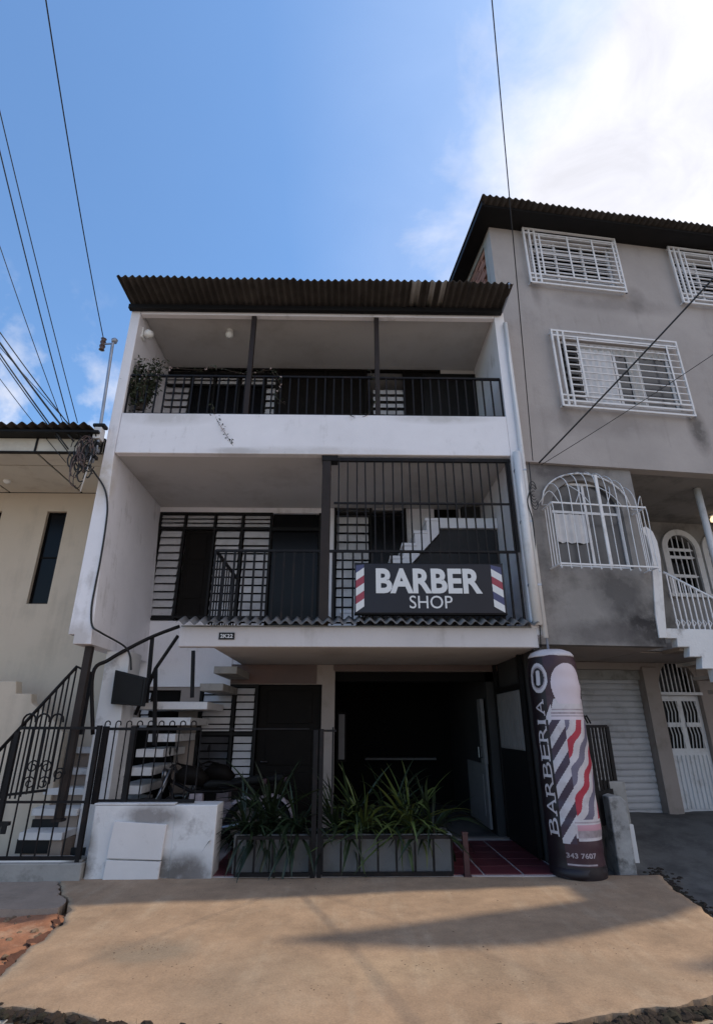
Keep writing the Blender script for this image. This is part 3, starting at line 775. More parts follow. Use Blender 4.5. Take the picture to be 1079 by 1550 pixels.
def hoop(p, r, h): 
    p = Vector(p); return [p+Vector((0, 0, -.02)), p+Vector((0, 0, h-r))]+[p+Vector((r-r*math.cos(t), 0, h-r+r*math.sin(t))) for t in lin(.4, math.pi, 6)]+[p+Vector((2*r, 0, h-r-.02))]
def fence(name, x0, x1, label, cat, y, z0, z1, step, zmid=None, hooks=0, t=.014, posts=(), skew=0, m=iron):
    F = thing(name, ((x0+x1)/2, y, 0), label, cat)
    MB().bar((x0, y, z1), (x1, y, z1), .04, .032).build('top_rail', m, F)
    MB().bar((x0, y, z0), (x1, y, z0), .04, .036).build('bottom_rail', m, F)
    if zmid: MB().bar((x0, y, zmid), (x1, y, zmid), .035, .025).build('middle_rail', m, F)
    n_ = int(round((x1-x0)/step))
    for i in range(n_+1):
        xx_ = x0+(x1-x0)*i/n_
        put_bar(F, xx_, y, z0, z1-z0, t, m)
        if hooks and i < n_: MB().tube(hoop((xx_, y, z1), .030, hooks), .008, 5).build('hook', m, F, smooth=True)
    for q in posts: MB().box(q-.032, q+.032, y-.03, y+.034, z0-.03, z1+.03).build('post', m, F, bevel=.004)
    return F
gx0, gx1 = P(8, 1200, FY).x, P(135, 1200, FY).x
zr_, zm_, zb_ = P(70, 1102, FY).z, P(70, 1214, FY).z, P(70, 1299, FY).z
g1 = fence('iron_gate', gx0+.02, gx1-.03, 'black iron gate with hooped bars in front of the concrete side steps', 'gate', FY, zb_, zr_, .165, zm_)
for i in range(3):
    xx_ = gx0+.03+i*.165
    MB().tube(hoop((xx_, FY, zr_), .075, .16), .012, 6).build('hoop', iron, g1, smooth=True)
# scrolls in the middle of the gate
def scroll(c, r, flip=1, turns=1.4, n=20):
    return [Vector(c)+Vector((flip*r*(1-.75*i/n)*math.cos(2*math.pi*turns*i/n), 0, r*(1-.75*i/n)*math.sin(2*math.pi*turns*i/n))) for i in range(n+1)]
for cx, cz, f_ in ((.26, 1.12, 1), (.42, 1.12, -1), (.26, .95, -1), (.42, .95, 1), (.58, 1.04, 1)):
    MB().tube(scroll((gx0+cx, FY-.012, cz), .075, f_), .008, 5).build('scroll', iron, g1, smooth=True)
for q_, z_ in ((gx1, 1.57), (gx0, 1.50)): MB().bar((q_, FY, .04), (q_, FY, z_), .05).build('post', iron, g1)
MB().box(gx0+.035, gx0+.13, FY-.03, FY+.02, .52, .56).box(gx0+.06, gx0+.11, FY-.035, FY-.005, .44, .52).build('latch', black_plastic, g1)
plinth = thing('gate_plinth', (-3.6, 7.1, 0), 'low grey concrete sill under the iron gate of the side steps', 'kerb')
MB().box(-5.2, gx1+.08, FY-.06, FY+.22, -.05, P(70, 1307, FY-.06).z).build('sill', conc, plinth, bevel=.012)
MB().box(-5.2, gx1+.06, FY-.02, FY+.2, P(70, 1307, FY-.06).z, P(70, 1301, FY).z).build('step_edge', white_old, plinth, bevel=.006)
f0, f1 = P(150, 1150, FY+.1).x, P(300, 1150, FY+.1).x
fence('iron_fence', f0, f1, 'black iron fence with hooked tips standing on the white meter wall', 'fence', FY+.12, P(230, 1219, FY).z+.03, zr_-.01, .125, hooks=.09, posts=(f0+.02, P(196, 1150, FY+.1).x), t=.012)
f2, f3 = P(300, 1105, FY+.12).x, P(468, 1105, FY+.12).x
t0_ = thing('tall_gate', (-.35, 7.05, 0), 'tall thin iron gate frame between the two low planter gates', 'gate')
MB().bar((f1, FY+.12, 1.53), (f3, FY+.12, 1.53), .02, .015).build('top_bar', iron, t0_)
xg = P(480, 1220, FY).x
MB().box(xg-.062, xg-.006, FY, FY+.05, 0, 1.52).build('post', iron, t0_, bevel=.003)
MB().box(xg+.012, xg+.06, FY+.002, FY+.048, 0, 1.53).build('post', iron, t0_, bevel=.003)
MB().bar((xg+.06, FY+.025, 1.51), (xg+.21, FY+.025, 1.51), .03, .025).bar((xg+.17, FY+.025, .62), (xg+.17, FY+.025, 1.55), .02).build('stub_rail', iron, t0_)
zl0, zl1 = P(400, 1328, FY).z+.005, P(400, 1268, FY).z
fence('low_gate', P(357, 1290, FY).x, xg-.07, 'low black barred gate leaf left of the gate frame, before the planter', 'gate', FY, zl0+.02, zl1, .196, t=.022)
fence('low_gate', xg+.07, P(684, 1290, FY).x, 'low black barred gate leaf right of the gate frame, before the planter', 'gate', FY+.01, zl0+.02, zl1, .196, t=.022)
xp = P(706, 1300, FY).x
sp = thing('short_post', (xp, FY, 0), 'short rusty red post at the corner of the tiled floor', 'post')
MB().box(xp-.03, xp+.03, FY, FY+.06, 0, .42).box(xp-.045, xp+.045, FY-.015, FY+.075, .0, .02).box(xp-.034, xp+.034, FY-.004, FY+.064, .42, .44).build('shaft', red_iron, sp, bevel=.003)

# tiled porch floor: every tile a piece
gf = MB().box(-3.4, 2.46, 9.103, 12.8, -.04, .016).build('garage_floor', fore_m); tag(gf, kind='structure')
pf = MB().box(-3.4, 2.46, 7.02, 9.10, -.04, .012).build('porch_floor', grout); tag(pf, kind='structure')
tw, td = .4433, .38
TM = {}
me = MB().box(-tw/2+.013, tw/2-.013, -td/2+.012, td/2-.012, 0, .008).mesh('tile'); me.materials.append(tile)
y = 7.06+td/2; row = 0
while y < 8.9:
    x = -1.55+tw/2
    while x < 2.44-tw/2+.02:
        if not (-1.1 < x < .9 and y < 7.6) :
            o = link('tile', me, pf, loc=(x, y, .012)); o.rotation_euler = (random.gauss(0, .003), random.gauss(0, .003), 0)
        x += tw
    y += td; row += 1

# ------------------------------------------------------------------ planter and spiky plants
pl = thing('planter', (-.1, 7.4, 0), 'long grey concrete planter trough behind the low barred gates', 'planter')
a_, c_ = P(352, 1300, 7.13).x, P(686, 1300, 7.13).x; zt_ = .40
MB().box(a_, c_, 7.13, 7.18, .013, zt_).box(a_, c_, 7.52, 7.57, .013, zt_).box(a_, a_+.05, 7.182, 7.518, .013, zt_).box(c_-.05, c_, 7.182, 7.518, .013, zt_).build('trough', planter_m, pl, bevel=.006)
MB().box(a_+.052, c_-.052, 7.182, 7.518, .02, zt_-.04).build('soil', soil, pl)
def blade_mesh(L_, w_, lift, droop, m):
    b_ = MB(); n_ = 6; vs = []
    for i in range(n_+1):
        t = i/n_; yy = L_*t*(1-.25*droop*t); zz_ = L_*(lift*t-droop*t*t)
        ww = w_*(.35+1.1*t if t < .35 else 1-((t-.35)/.65)**1.6+.03)
        vs += [(-ww/2, yy, zz_+.25*ww), (0, yy, zz_), (ww/2, yy, zz_+.25*ww)]
    fs = []
    for i in range(n_): fs += [(i*3, i*3+1, i*3+4, i*3+3), (i*3+1, i*3+2, i*3+5, i*3+4)]
    b_.add(vs, fs); me_ = b_.mesh('leaf'); me_.materials.append(m); me_.shade_smooth(); return me_
BL = {k: [blade_mesh(1, .066*u, l_, d_, m) for u, l_, d_ in ((1, .9, .5), (.8, .7, .75), (1.2, .5, .6), (.7, 1.1, .4), (.9, .35, .7))] for k, m in (('d', leaf_dark), ('l', leaf_lime))}
def spiky(px, base_y, Y, size, kind, label, n_=34, stem=.0):
    n_ = int(n_*1.9)
    q = P(px, base_y, Y); z = .36
    T = thing('spiky_plant', (q.x, Y, z), label, 'plant', 'spiky plants in the grey trough')
    LOCAL.append(T)
    MB().tube([(0, 0, -.02), (.01, 0, .06+stem)], [.03, .02], 6).build('stem', twig, T)
    for i in range(n_):
        a = random.random()*2*math.pi; s = size*random.uniform(.6, 1.15)*1.2
        o = link('leaf', random.choice(BL[kind]), T, loc=(.015*math.sin(a)*-1, .015*math.cos(a), .03+stem*random.random()), rot=(random.choice((-.1, .1, .3, .6, -.7, -1.0))+random.uniform(-.2, .2), random.uniform(-.35, .35), a), scale=(s, s, s))
    return T
spiky(372, 1260, 7.32, .50, 'd', 'dark spiky plant at the left end of the grey trough', 30)
spiky(410, 1260, 7.40, .68, 'd', 'tallest dark spiky plant, left of the gate post', 40, .12)
spiky(450, 1265, 7.30, .55, 'd', 'dark drooping spiky plant just left of the gate frame', 34)
spiky(392, 1268, 7.27, .48, 'd', 'low dark spiky plant in front of the tallest one', 28)
spiky(534, 1268, 7.44, .60, 'd', 'dark spiky plant behind the middle of the right gate leaf', 30, .12)
spiky(510, 1265, 7.34, .55, 'd', 'dark spiky plant just right of the gate frame', 34)
spiky(551, 1265, 7.30, .55, 'l', 'yellow green spiky plant in the middle of the right gate leaf', 38, .08)
spiky(590, 1265, 7.42, .62, 'd', 'dark spiky plant between the two yellow green ones', 36, .1)
spiky(622, 1265, 7.30, .58, 'l', 'bright yellow green spiky plant near the right end of the trough', 38, .1)
spiky(655, 1265, 7.40, .60, 'd', 'dark spiky plant at the right end of the grey trough', 34)

# ------------------------------------------------------------------ motorcycle under the stair
MC = thing('motorcycle', (-2.0, 8.25, .013), 'black motorcycle parked under the open concrete staircase', 'motorcycle', rz=R(7))
LOCAL.append(MC); tag(MC)
def wheel(x):
    W_ = MB(); prof = []
    for j in range(9):
        t = 2*math.pi*j/8; prof.append((.255+.05*math.cos(t), .048*math.sin(t)))
    W_.lathe(prof, (x, 0, .305), 28, 'y'); o = W_.build('wheel', rubber, MC, smooth=True)
    MB().lathe([(.205, -.02), (.215, -.02), (.215, .02), (.205, .02), (.205, -.02)], (x, 0, .305), 28, 'y').lathe([(.05, -.06), (.05, .06)], (x, 0, .305), 12, 'y').build('rim', chrome, o)
    b_ = MB()
    for j in range(10):
        t = 2*math.pi*j/10; b_.bar((x+.04*math.cos(t), .0, .305+.04*math.sin(t)), (x+.21*math.cos(t), 0, .305+.21*math.sin(t)), .008)
    b_.build('spokes', chrome, o)
wheel(-.66); wheel(.66)
def arc(cx, cz, r, a0, a1, n_=12): return [(cx+r*math.cos(R(a)), 0, cz+r*math.sin(R(a))) for a in lin(a0, a1, n_)]
def fender(name, cx, a0, a1, m):
    b_ = MB(); vs = []; A = lin(a0, a1, 14)
    for a in A:
        for yy, dr in ((-.075, -.02), (-.05, .01), (0, .02), (.05, .01), (.075, -.02)):
            vs.append((cx+(.335+dr)*math.cos(R(a)), yy, .305+(.335+dr)*math.sin(R(a))))
    b_.add(vs, [(i*5+j, i*5+j+1, (i+1)*5+j+1, (i+1)*5+j) for i in range(13) for j in range(4)]); o = b_.build(name, m, MC, smooth=True)
    s_ = o.modifiers.new('thick', 'SOLIDIFY'); s_.thickness = .004
fender('front_fender', -.66, 35, 165, chrome); fender('rear_fender', .66, 10, 130, c_silver)
MB().tube([(-.66, -.09, .305), (-.40, -.09, 1.0)], .02, 8).tube([(-.66, .09, .305), (-.40, .09, 1.0)], .02, 8).build('fork', chrome, MC, smooth=True)
MB().tube([(-.40, 0, .86), (-.1, 0, .72), (.3, 0, .72), (.75, 0, .78)], .024, 8).tube([(-.40, 0, .8), (-.22, 0, .36), (.2, 0, .32), (.66, 0, .305)], .022, 8).build('frame', iron, MC, smooth=True)
t_ = MB()
t_.tube([(-.34, 0, .90), (-.22, 0, .93), (-.05, 0, .91), (.08, 0, .83)], [.05, .125, .12, .07], 14); t_.build('tank', wood_dark, MC, smooth=True)
t_ = MB(); t_.prism([(.04, .80), (.12, .86), (.45, .84), (.80, .92), (.86, .88), (.80, .82), (.1, .77)], 'y', -.11, .11); t_.build('seat', rubber, MC, bevel=.03)
MB().box(-.18, .16, -.11, .11, .32, .56).box(-.12, .06, -.08, .08, .563, .70).box(-.05, .12, -.14, -.112, .34, .52).build('engine', c_silver, MC, bevel=.02)
MB().tube([(-.1, -.10, .5), (-.16, -.14, .3), (.1, -.16, .27), (.5, -.16, .32), (.85, -.16, .38)], [.018, .02, .03, .045, .045], 10).build('exhaust', chrome, MC, smooth=True)
MB().tube([(-.30, -.36, 1.02), (-.36, -.2, 1.06), (-.42, 0, 1.02), (-.36, .2, 1.06), (-.30, .36, 1.02)], .014, 8).build('handlebar', iron, MC, smooth=True)
for s_ in (-1, 1):
    MB().tube([(-.31, s_*.28, 1.03), (-.27, s_*.40, 1.01)], .02, 8).build('grip', rubber, MC)
    MB().tube([(-.36, s_*.22, 1.06), (-.40, s_*.27, 1.2)], .006, 6).lathe([(.0, -.006), (.05, -.006), (.05, .006), (0, .006)], (-.40, s_*.28, 1.24), 14, 'x').build('mirror', black_plastic, MC)
MB().lathe([(.03, .1), (.07, .06), (.085, 0), (.08, -.01)], (-.50, 0, .93), 18, 'x').build('headlight', chrome, MC, smooth=True)
MB().box(.84, .90, -.06, .06, .80, .87).build('tail_light', c_maroon, MC, bevel=.012)

MC['label'] = 'front black motorcycle parked under the open concrete staircase'; MC['group'] = 'motorcycles parked under the stair'
def copy_tree(o, parent=None):
    c_ = o.copy(); col.objects.link(c_)
    if parent is not None: c_.parent = parent
    for ch in list(o.children): copy_tree(ch, c_)
    return c_
M2 = copy_tree(MC); M2.location = (-1.72, 8.68, .013); M2.rotation_euler = (0, 0, R(-5))
M2['label'] = 'rear black motorcycle parked between the first one and the louvred wall'

# ------------------------------------------------------------------ barber shop sign
SG = thing('shop_sign', (1.1, 6.93, 3.25), 'black light box sign reading BARBER SHOP with barber stripes', 'sign')
tl, tr, bl, br = P(537, 853, 6.92), P(766, 854, 6.92), P(538, 928, 6.92), P(768, 928, 6.92)
sx0, sx1, sz0, sz1 = tl.x, br.x, bl.z, tl.z
MB().box(sx0, sx1, 6.92, 7.03, sz0, sz1).build('box', sign_black, SG, bevel=.008)
MB().box(sx0-.004, sx1+.004, 6.93, 7.034, sz0-.012, sz0-.002).box(sx0-.004, sx1+.004, 6.93, 7.034, sz1+.002, sz1+.012).build('edge_trim', dframe, SG)
def sz(px, py): return P(px, py, 6.92)
a_, c_ = sz(569, 898), sz(727, 861)
me = text_mesh('BARBER', a_.x, c_.x, a_.z, c_.z, .006, .035); me.materials.append(sign_white)
o = link('lettering', me, SG, bevel=0); o.matrix_basis.translation = (0, 6.9185, 0)
a_, c_ = sz(620, 921), sz(684, 902)
me = text_mesh('SHOP', a_.x, c_.x, a_.z, c_.z, .006, .0); me.materials.append(sign_white)
o = link('lettering', me, SG); o.matrix_basis.translation = (0, 6.9185, 0)
hz = (sz1-sz0-.03)/5.0
for xa_, xb_, sl in ((sx0+.015, sz(551, 890).x, .075), (sz(745, 890).x, sx1-.03, -.085)):
    seq = [sign_blue, sign_white, sign_red, sign_white, sign_blue if sl < 0 else sign_red, sign_white]
    zb = sz0+.012; hs = (sz1-sz0-.03-abs(sl))/6*1.12
    for k in range(6):
        m_ = [sign_white, sign_red if sl > 0 else sign_blue, sign_white, sign_red, sign_white, sign_blue][k]
        z = zb+k*hs+(0 if sl > 0 else -sl*.9)
        p_ = [(xa_, z), (xb_, z+sl), (xb_, min(sz1-.012, z+hs*.99+sl)), (xa_, min(sz1-.012, z+hs*.99))]
        p_ = [(u, max(sz0+.01, v)) for u, v in p_]
        MB().prism(p_, 'y', 6.914, 6.9185).build('stripe', m_, SG)
npl = thing('number_plate', (-1.6, 6.99, 2.63), 'small black house number plate reading 2K22 on the white canopy beam', 'number plate')
a_, c_ = P(331, 968, 6.99), P(355.5, 957.5, 6.99)
MB().box(a_.x, c_.x, 6.985, 6.999, a_.z, c_.z).build('plate', black_plastic, npl, bevel=.002)
me = text_mesh('2K22', a_.x+.02, c_.x-.02, a_.z+.02, c_.z-.02, .003, .02); me.materials.append(sign_white)
o = link('lettering', me, npl); o.matrix_basis.translation = (0, 6.9845, 0)

# ------------------------------------------------------------------ inflatable barber column
CX, CY, CR, CH = 2.635, 7.10, .300, 2.38
BC = thing('advertising_column', (CX, CY, .01), 'round maroon inflatable column printed with a barber pole and BARBERIA', 'column')
LOCAL.append(BC)
mats = [c_black, c_maroon, c_white, c_bulb, c_pink, c_red, c_blue, c_dark, c_silver]
def radius(z, a=0):
    r = CR*(1.0+.01*(1-z/CH))
    if z > CH-.16: r = CR*(1-.09*((z-CH+.16)/.16)**2)
    r += .003*math.sin(z*13+1)+.002*math.sin(z*29)+.0035*math.sin(z*9+3*a)+.0022*math.sin(z*41+2*a)*max(0, math.sin(z*3.1+a))+.0025*math.sin(5*a-z*4)
    return r
A0 = 0.0   # angle measured from the face turned to the street, positive to the right
def paint(a, z):
    "which ink lies at angle a (degrees) and height z on the printed sleeve"
    if z < .12: return 0
    # the pole sits on the right of the face
    du = (a-12)/52.0
    if z > 1.80 and (du/.80)**2+((z-2.03)/(.25 if z > 2.03 else .32))**2 < 1: return 3
    if 1.62 < z <= 1.86:
        wd = .98 if z < 1.70 else .98-1.2*(z-1.70)
        if -wd*.98 < du < wd: return 8 if (abs(z-1.70) < .010 or abs(z-1.665) < .008 or abs(z-1.735) < .007) else (2 if z > 1.72 else 3)
        if z < 1.80 and -1.2 < du < -.9 and z < 1.66+.25*(du+1.2)*2: return 2
    if .58 < z <= 1.66 and -1.12 < du < 1.12:
        if du < -.42:
            f = ((z-du*.36)/.262) % 1
            return 7 if f < .5 else 2
        k = (z-du*.42+.030*math.sin(z*22+du*2))/.30+.35
        f = k-math.floor(k); i = int(math.floor(k)) % 2
        if f < .52: return 5 if i else 6
        if du > .55 and f < .57: return 4
        return 2
    if .34 < z <= .58 and -.55 < du < 1.05:
        e = abs(du-.25)/.80
        if z > .53: return 8 if abs(z-.55) < .008 else 2
        if z < .40: return 2 if (z > .365 and e < .9) else 1
        if e > .93: return 2
        return 8 if z < .47 else 4
    if .34 < z <= .60 and -1.12 < du <= -.55: return 2 if ((z-du*.36)/.262) % 1 > .46 else 7
    # round emblem on the left near the top
    e = (((a+60)/24)**2+((z-2.11)/.18)**2)**.5
    if e < 1:
        if .78 < e: return 2
        if .66 < e: return 8
        if e < .5 and abs((a+60)/24) < .22: return 2
        return 0
    if a < -44: return 0
    return 1
na, nz_ = 260, 330
b = MB(); vs = []
for j in range(nz_+1):
    z = CH*j/nz_
    for i in range(na):
        a = 2*math.pi*i/na; r = radius(z, a)
        vs.append((r*math.sin(a), -r*math.cos(a), z))
fs = [(j*na+i, j*na+(i+1) % na, (j+1)*na+(i+1) % na, (j+1)*na+i) for j in range(nz_) for i in range(na)]
b.add(vs, fs)
b.mi = []
for j in range(nz_):
    z = CH*(j+.5)/nz_
    for i in range(na):
        a = 360*(i+.5)/na; a = a-360 if a > 180 else a
        b.mi.append(paint(a-2, z))
sl_ = b.build('printed_sleeve', mats, BC, smooth=True)
MB().lathe([(radius(CH)+.004, CH-.012), (radius(CH)+.006, CH+.004), (radius(CH)*.9, CH+.05), (radius(CH)*.6, CH+.085), (.02, CH+.10)], (0, 0, 0), 40).build('top_cap', c_white, BC, smooth=True)
MB().lathe([(radius(0)-.004, -.0), (radius(0)+.004, .03), (radius(0)+.003, .10)], (0, 0, 0), 40).build('base_skirt', c_black, BC, smooth=True)
def wrap(me, a_c):
    "bend lettering laid out in x (along the arc, metres) and z round the column"
    bm = bmesh.new(); bm.from_mesh(me)
    bmesh.ops.triangulate(bm, faces=bm.faces)
    bmesh.ops.subdivide_edges(bm, edges=[e for e in bm.edges if e.calc_length() > .04], cuts=2, use_grid_fill=True)
    for v in bm.verts:
        a = v.co.x/CR+R(a_c); r = radius(v.co.z, a)+.003-v.co.y
        v.co = Vector((r*math.sin(a), -r*math.cos(a), v.co.z))
    bm.to_mesh(me); bm.free()
z = .405
for ch in 'BARBERIA':
    hh = .11 if ch == 'I' else .192
    if ch == 'I': me = text_mesh(ch, z+.02, z+.06, 0, .13, .003, .0)
    else: me = text_mesh(ch, z+.016, z+hh-.016, 0, .13, .003, -.005)
    sv = [(z+.022, 0), (z+.022, .13)] if ch in 'BRE' else ([(z+.03, 0), (z+hh-.03, 0)] if ch == 'A' else [(z+.04, 0), (z+.04, .13)])
    if ch == 'R': sv.append((z+hh-.03, 0))
    b_ = MB(); b_.add([v.co for v in me.vertices], [tuple(p.vertices) for p in me.polygons])
    for cx_, cz_ in sv: b_.box(cx_-.028, cx_+.028, -.0032, 0, cz_-(.012 if cz_ else 0), cz_+(0 if cz_ else .012))
    me = b_.mesh('lettering')
    for v in me.vertices: v.co = Vector((-v.co.z+.065, v.co.y, v.co.x))     # turned to read upwards
    wrap(me, -62); me.materials.append(c_white); link('lettering', me, BC)
    z += hh
for body, a0_, a1_, z0_, z1_ in (('343 7607', -.22, .10, .205, .255), ('-', -.22, .10, .13, .15)):
    me = text_mesh(body, a0_, a1_, z0_, z1_, .003, .02)
    if body == '-': me = MB().box(-.22, .10, -.003, 0, .135, .15).mesh('underline')
    wrap(me, 2); me.materials.append(c_silver); link('lettering' if body[0] == '3' else 'underline', me, BC)

# ------------------------------------------------------------------ cream neighbour on the left
NB = thing('neighbour_house', (-6, 8.5, 0), 'cream house at the left edge with panelled eave and narrow dark windows', 'house')
NY = 8.5
nx1 = -3.60
def NX(px, py, Y=NY): return P(px, py, Y).x
nw = [P(68, 774, NY), P(98, 773, NY), P(45, 914, NY), P(77, 914, NY)]
wx0, wx1 = (nw[0].x+nw[2].x)/2, (nw[1].x+nw[3].x)/2
wz0, wz1 = nw[2].z, nw[0].z
vx1 = NX(2, 775)+.02; vx0 = vx1-.34
wall_holes(-12, nx1, -.1, 5.27, NY, NY+.2, [(wx0, wx1, wz0, wz1), (vx0, vx1, wz0, wz1)]).build('wall', cream, NB)
for a_, c_ in ((wx0, wx1), (vx0, vx1)):
    f_ = frame('window', a_+.003, c_-.003, wz0+.003, wz1-.003, NY+.06, NY+.11, .025, wood_dark, NB, zb=(wz0+.78,))
    MB().box(a_+.03, c_-.03, NY+.08, NY+.088, wz0+.03, wz1-.03).build('pane', pane, f_)
    MB().box(a_+.06, c_-.05, NY+.20, NY+.205, wz0+.04, wz0+.42).build('curtain', lace, f_)
    MB().box(a_-.01, c_+.01, NY+.22, NY+.9, wz0-.3, wz1+.3).build('room', dark_in, f_)
MB().box(-12, nx1, 7.0, 7.04, 5.273, 5.49).build('fascia', cream_soffit, NB)
# soffit panels, each a piece, with dark battens in the joints
yy = [7.045, 7.46, NY-.003]
xd = [P(57, 683, 7.05).x + 1.22*k for k in range(-5, 2)]
xd = [min(max(v, -12), nx1) for v in xd]
MB().box(-12, nx1, 7.045, NY-.003, 5.295, 5.31).build('soffit_board', dframe, NB)
for i in range(len(xd)-1):
    if xd[i+1]-xd[i] < .06: continue
    for j in range(2):
        MB().box(xd[i]+.018, xd[i+1]-.018, yy[j]+.014, yy[j+1]-.014, 5.275, 5.2945).build('soffit_panel', cream_soffit, NB, bevel=.003)
for v in xd: MB().box(v-.014, v+.014, 6.985, 6.9995, 5.274, 5.49).build('joint_strip', dframe, NB)
MB().box(-12, nx1, 6.975, 7.045, 5.258, 5.272).build('joint_strip', dframe, NB)
x = -12.
nroof = MB().box(-12, nx1, 7.05, 12.5, 5.495, 5.53).build('roof', dark_in, NB)
while x < nx1-.2:
    x1 = min(x+.92, nx1)
    corr_sheet(x, x1+.02, 6.72, 12.6, 5.58, .028, .146, slope=.12, phase=-2*math.pi*(-12/.146), m=fibre, parent=nroof, wob=.004, ny=3); x += .92
MB().box(-12, nx1, 6.80, 6.99, 5.495, 5.53).build('eave_board', dframe, nroof)
lp = thing('ceiling_lamp', P(12, 727, 8.05), 'small round lamp under the cream eave at the left', 'lamp')
q = P(12, 727, 8.0)
MB().lathe([(.0, .04), (.045, .04), (.06, .02), (.05, -.01), (.0, -.03)], (q.x, q.y, 5.245), 16).build('lamp_body', lamp_white, lp, smooth=True)
# its stair with stepped side wall and sloping rail
SS = thing('side_stairs', (-3.7, 7.9, 0), 'grey concrete steps curving up behind the iron gate at the left', 'stairs')
def steppoly(z, pts2, m=white_old):
    MB().prism(pts2, 'z', z-.075, z).build('tread', m, SS, bevel=.006)
stp = [(1260, 30, 7.30), (1224, 49, 7.60), (1193, 66, 7.90), (1163, 98, 8.15), (1131, 120, 8.32)]
zp = 0
for i, (py, pxl, Y) in enumerate(stp):
    q = P(pxl, py, Y); z = q.z
    xr_ = -3.31
    MB().prism([(q.x, Y), (xr_, Y-.02+.05*i*0), (xr_, 8.48), (q.x-.15, 8.48)], 'z', z-.08, z).build('tread', white_old, SS, bevel=.008)
    MB().prism([(q.x+.03, Y+.05), (xr_-.004, Y+.03), (xr_-.004, 8.47), (q.x-.1, 8.47)], 'z', zp if i else 0, z-.082).build('riser', walk_m, SS)
    zp = z
# dark openings kept under the steps as vents
for (px, py, pq, pw, Y) in ((27, 1270, 72, 1292, 7.335), (108, 1283, 128, 1296, 7.335), (50, 1240, 88, 1253, 7.635)):
    a_, c_ = P(px, py, Y), P(pq, pw, Y)
    MB().box(a_.x, c_.x, Y-.004, Y+.02, c_.z, a_.z).build('vent', black_plastic, SS, bevel=.004)
SW = thing('stepped_wall', (-5.6, 7.8, 0), 'cream stepped stair wall at the left edge below the narrow windows', 'wall')
a_ = [P(-60, 1010, 7.9), P(0, 1031, 7.9), P(25, 1031, 7.9), P(25, 1050, 7.9), P(48, 1050, 7.9), P(48, 1064, 7.9), P(78, 1086, 7.9), P(96, 1110, 7.9)]
MB().prism([(q.x, q.z) for q in a_]+[(a_[-1].x, -.05), (a_[0].x, -.05)], 'y', 7.9, 8.05).build('wall', cream, SW, bevel=.01)
RL = thing('stair_railing', (-3.9, 7.35, .8), 'black sloping iron railing rising to the brown post at the left', 'railing')
ry = 7.30
ra, rb, rc = P(-4, 1140, ry), P(117, 1009, ry), P(139, 1020, ry)
MB().tube([ra, ra.lerp(rb, .5), rb, rc], .022, 8).build('top_rail', iron, RL, smooth=True)
for i in range(13):
    t = (i+.4)/12.6; q = ra.lerp(rb, t)
    zb2 = P(0, 1212, ry).z+(.02+.34*max(0, t-.45))
    put_bar(RL, q.x, ry, zb2, q.z-zb2, .016)
MB().bar((rc.x, ry, P(139, 1112, ry).z), rc, .035).build('end_post', iron, RL)
q = P(0, 1209, ry); q2 = P(72, 1196, ry)
MB().bar((q.x-.3, ry, q.z), (q2.x, ry, q2.z), .02, .03).build('bottom_rail', iron, RL)
PO = thing('brown_post', (P(124, 1060, 7.2).x, 7.2, 0), 'brown square post standing under the stepped end of the white wing wall', 'post')
q = P(125, 1040, 7.15).x
MB().box(q-.045, q+.045, 7.12, 7.20, P(124, 1112, 7.15).z-.9, 2.52).build('shaft', brown_iron, PO, bevel=.004)
MB().box(q-.06, q+.06, 7.10, 7.22, P(124, 1112, 7.15).z-.93, P(124, 1112, 7.15).z-.9).build('foot', brown_iron, PO, bevel=.003)

# ------------------------------------------------------------------ grey building on the right (own axes: x along front, y inwards)
GB = thing('apartment_building', RO, 'grey rendered three storey building with white window grilles at the right', 'building', rz=RA)
LOCAL.append(GB)
W = 7.0
def Qr(px, py, off=0): return Q(px, py, off)
w1 = (.72, 2.34, 8.98, 10.02)
w2 = (3.62, 5.2, 8.9, 9.98)
w3 = (.98, 3.02, 6.42, 7.70)
EZ = 10.13
wall_holes(0, W, 5.29, EZ, 0, .18, [w1, w2, w3, (4.6, 6.4, 6.42, 7.70)]).build('front_wall', render_grey, GB)
XS = lambda y: y*math.tan(RA)+.015          # the boundary with the white house, which stands square to the street
def plan(y0, y1, z0, z1, dx=0, w=None):
    return MB().prism([(XS(y0)+dx, y0), (W-.02 if w is None else XS(y0)+dx+w, y0), (W-.02 if w is None else XS(y1)+dx+w, y1), (XS(y1)+dx, y1)], 'z', z0, z1)
plan(.183, 5.79, 5.29, 5.42).build('floor_slab', render_dark, GB)
plan(5.8, 6, -.1, 8.09).build('rear_wall', render_grey, GB)
MB().box(.18, W, 5.8, 6, 8.095, EZ).build('rear_wall', render_grey, GB)
plan(.186, 5.79, 5.43, 8.09, w=.12).build('side_wall', render_grey, GB)
MB().box(W-.2, W, .183, 5.79, 5.43, EZ-.01).build('side_wall', render_grey, GB)
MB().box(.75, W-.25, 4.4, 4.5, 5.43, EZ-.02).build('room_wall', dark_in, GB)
plan(.6, 4.3, 7.99, 8.05, .15).build('room_floor', dark_in, GB)
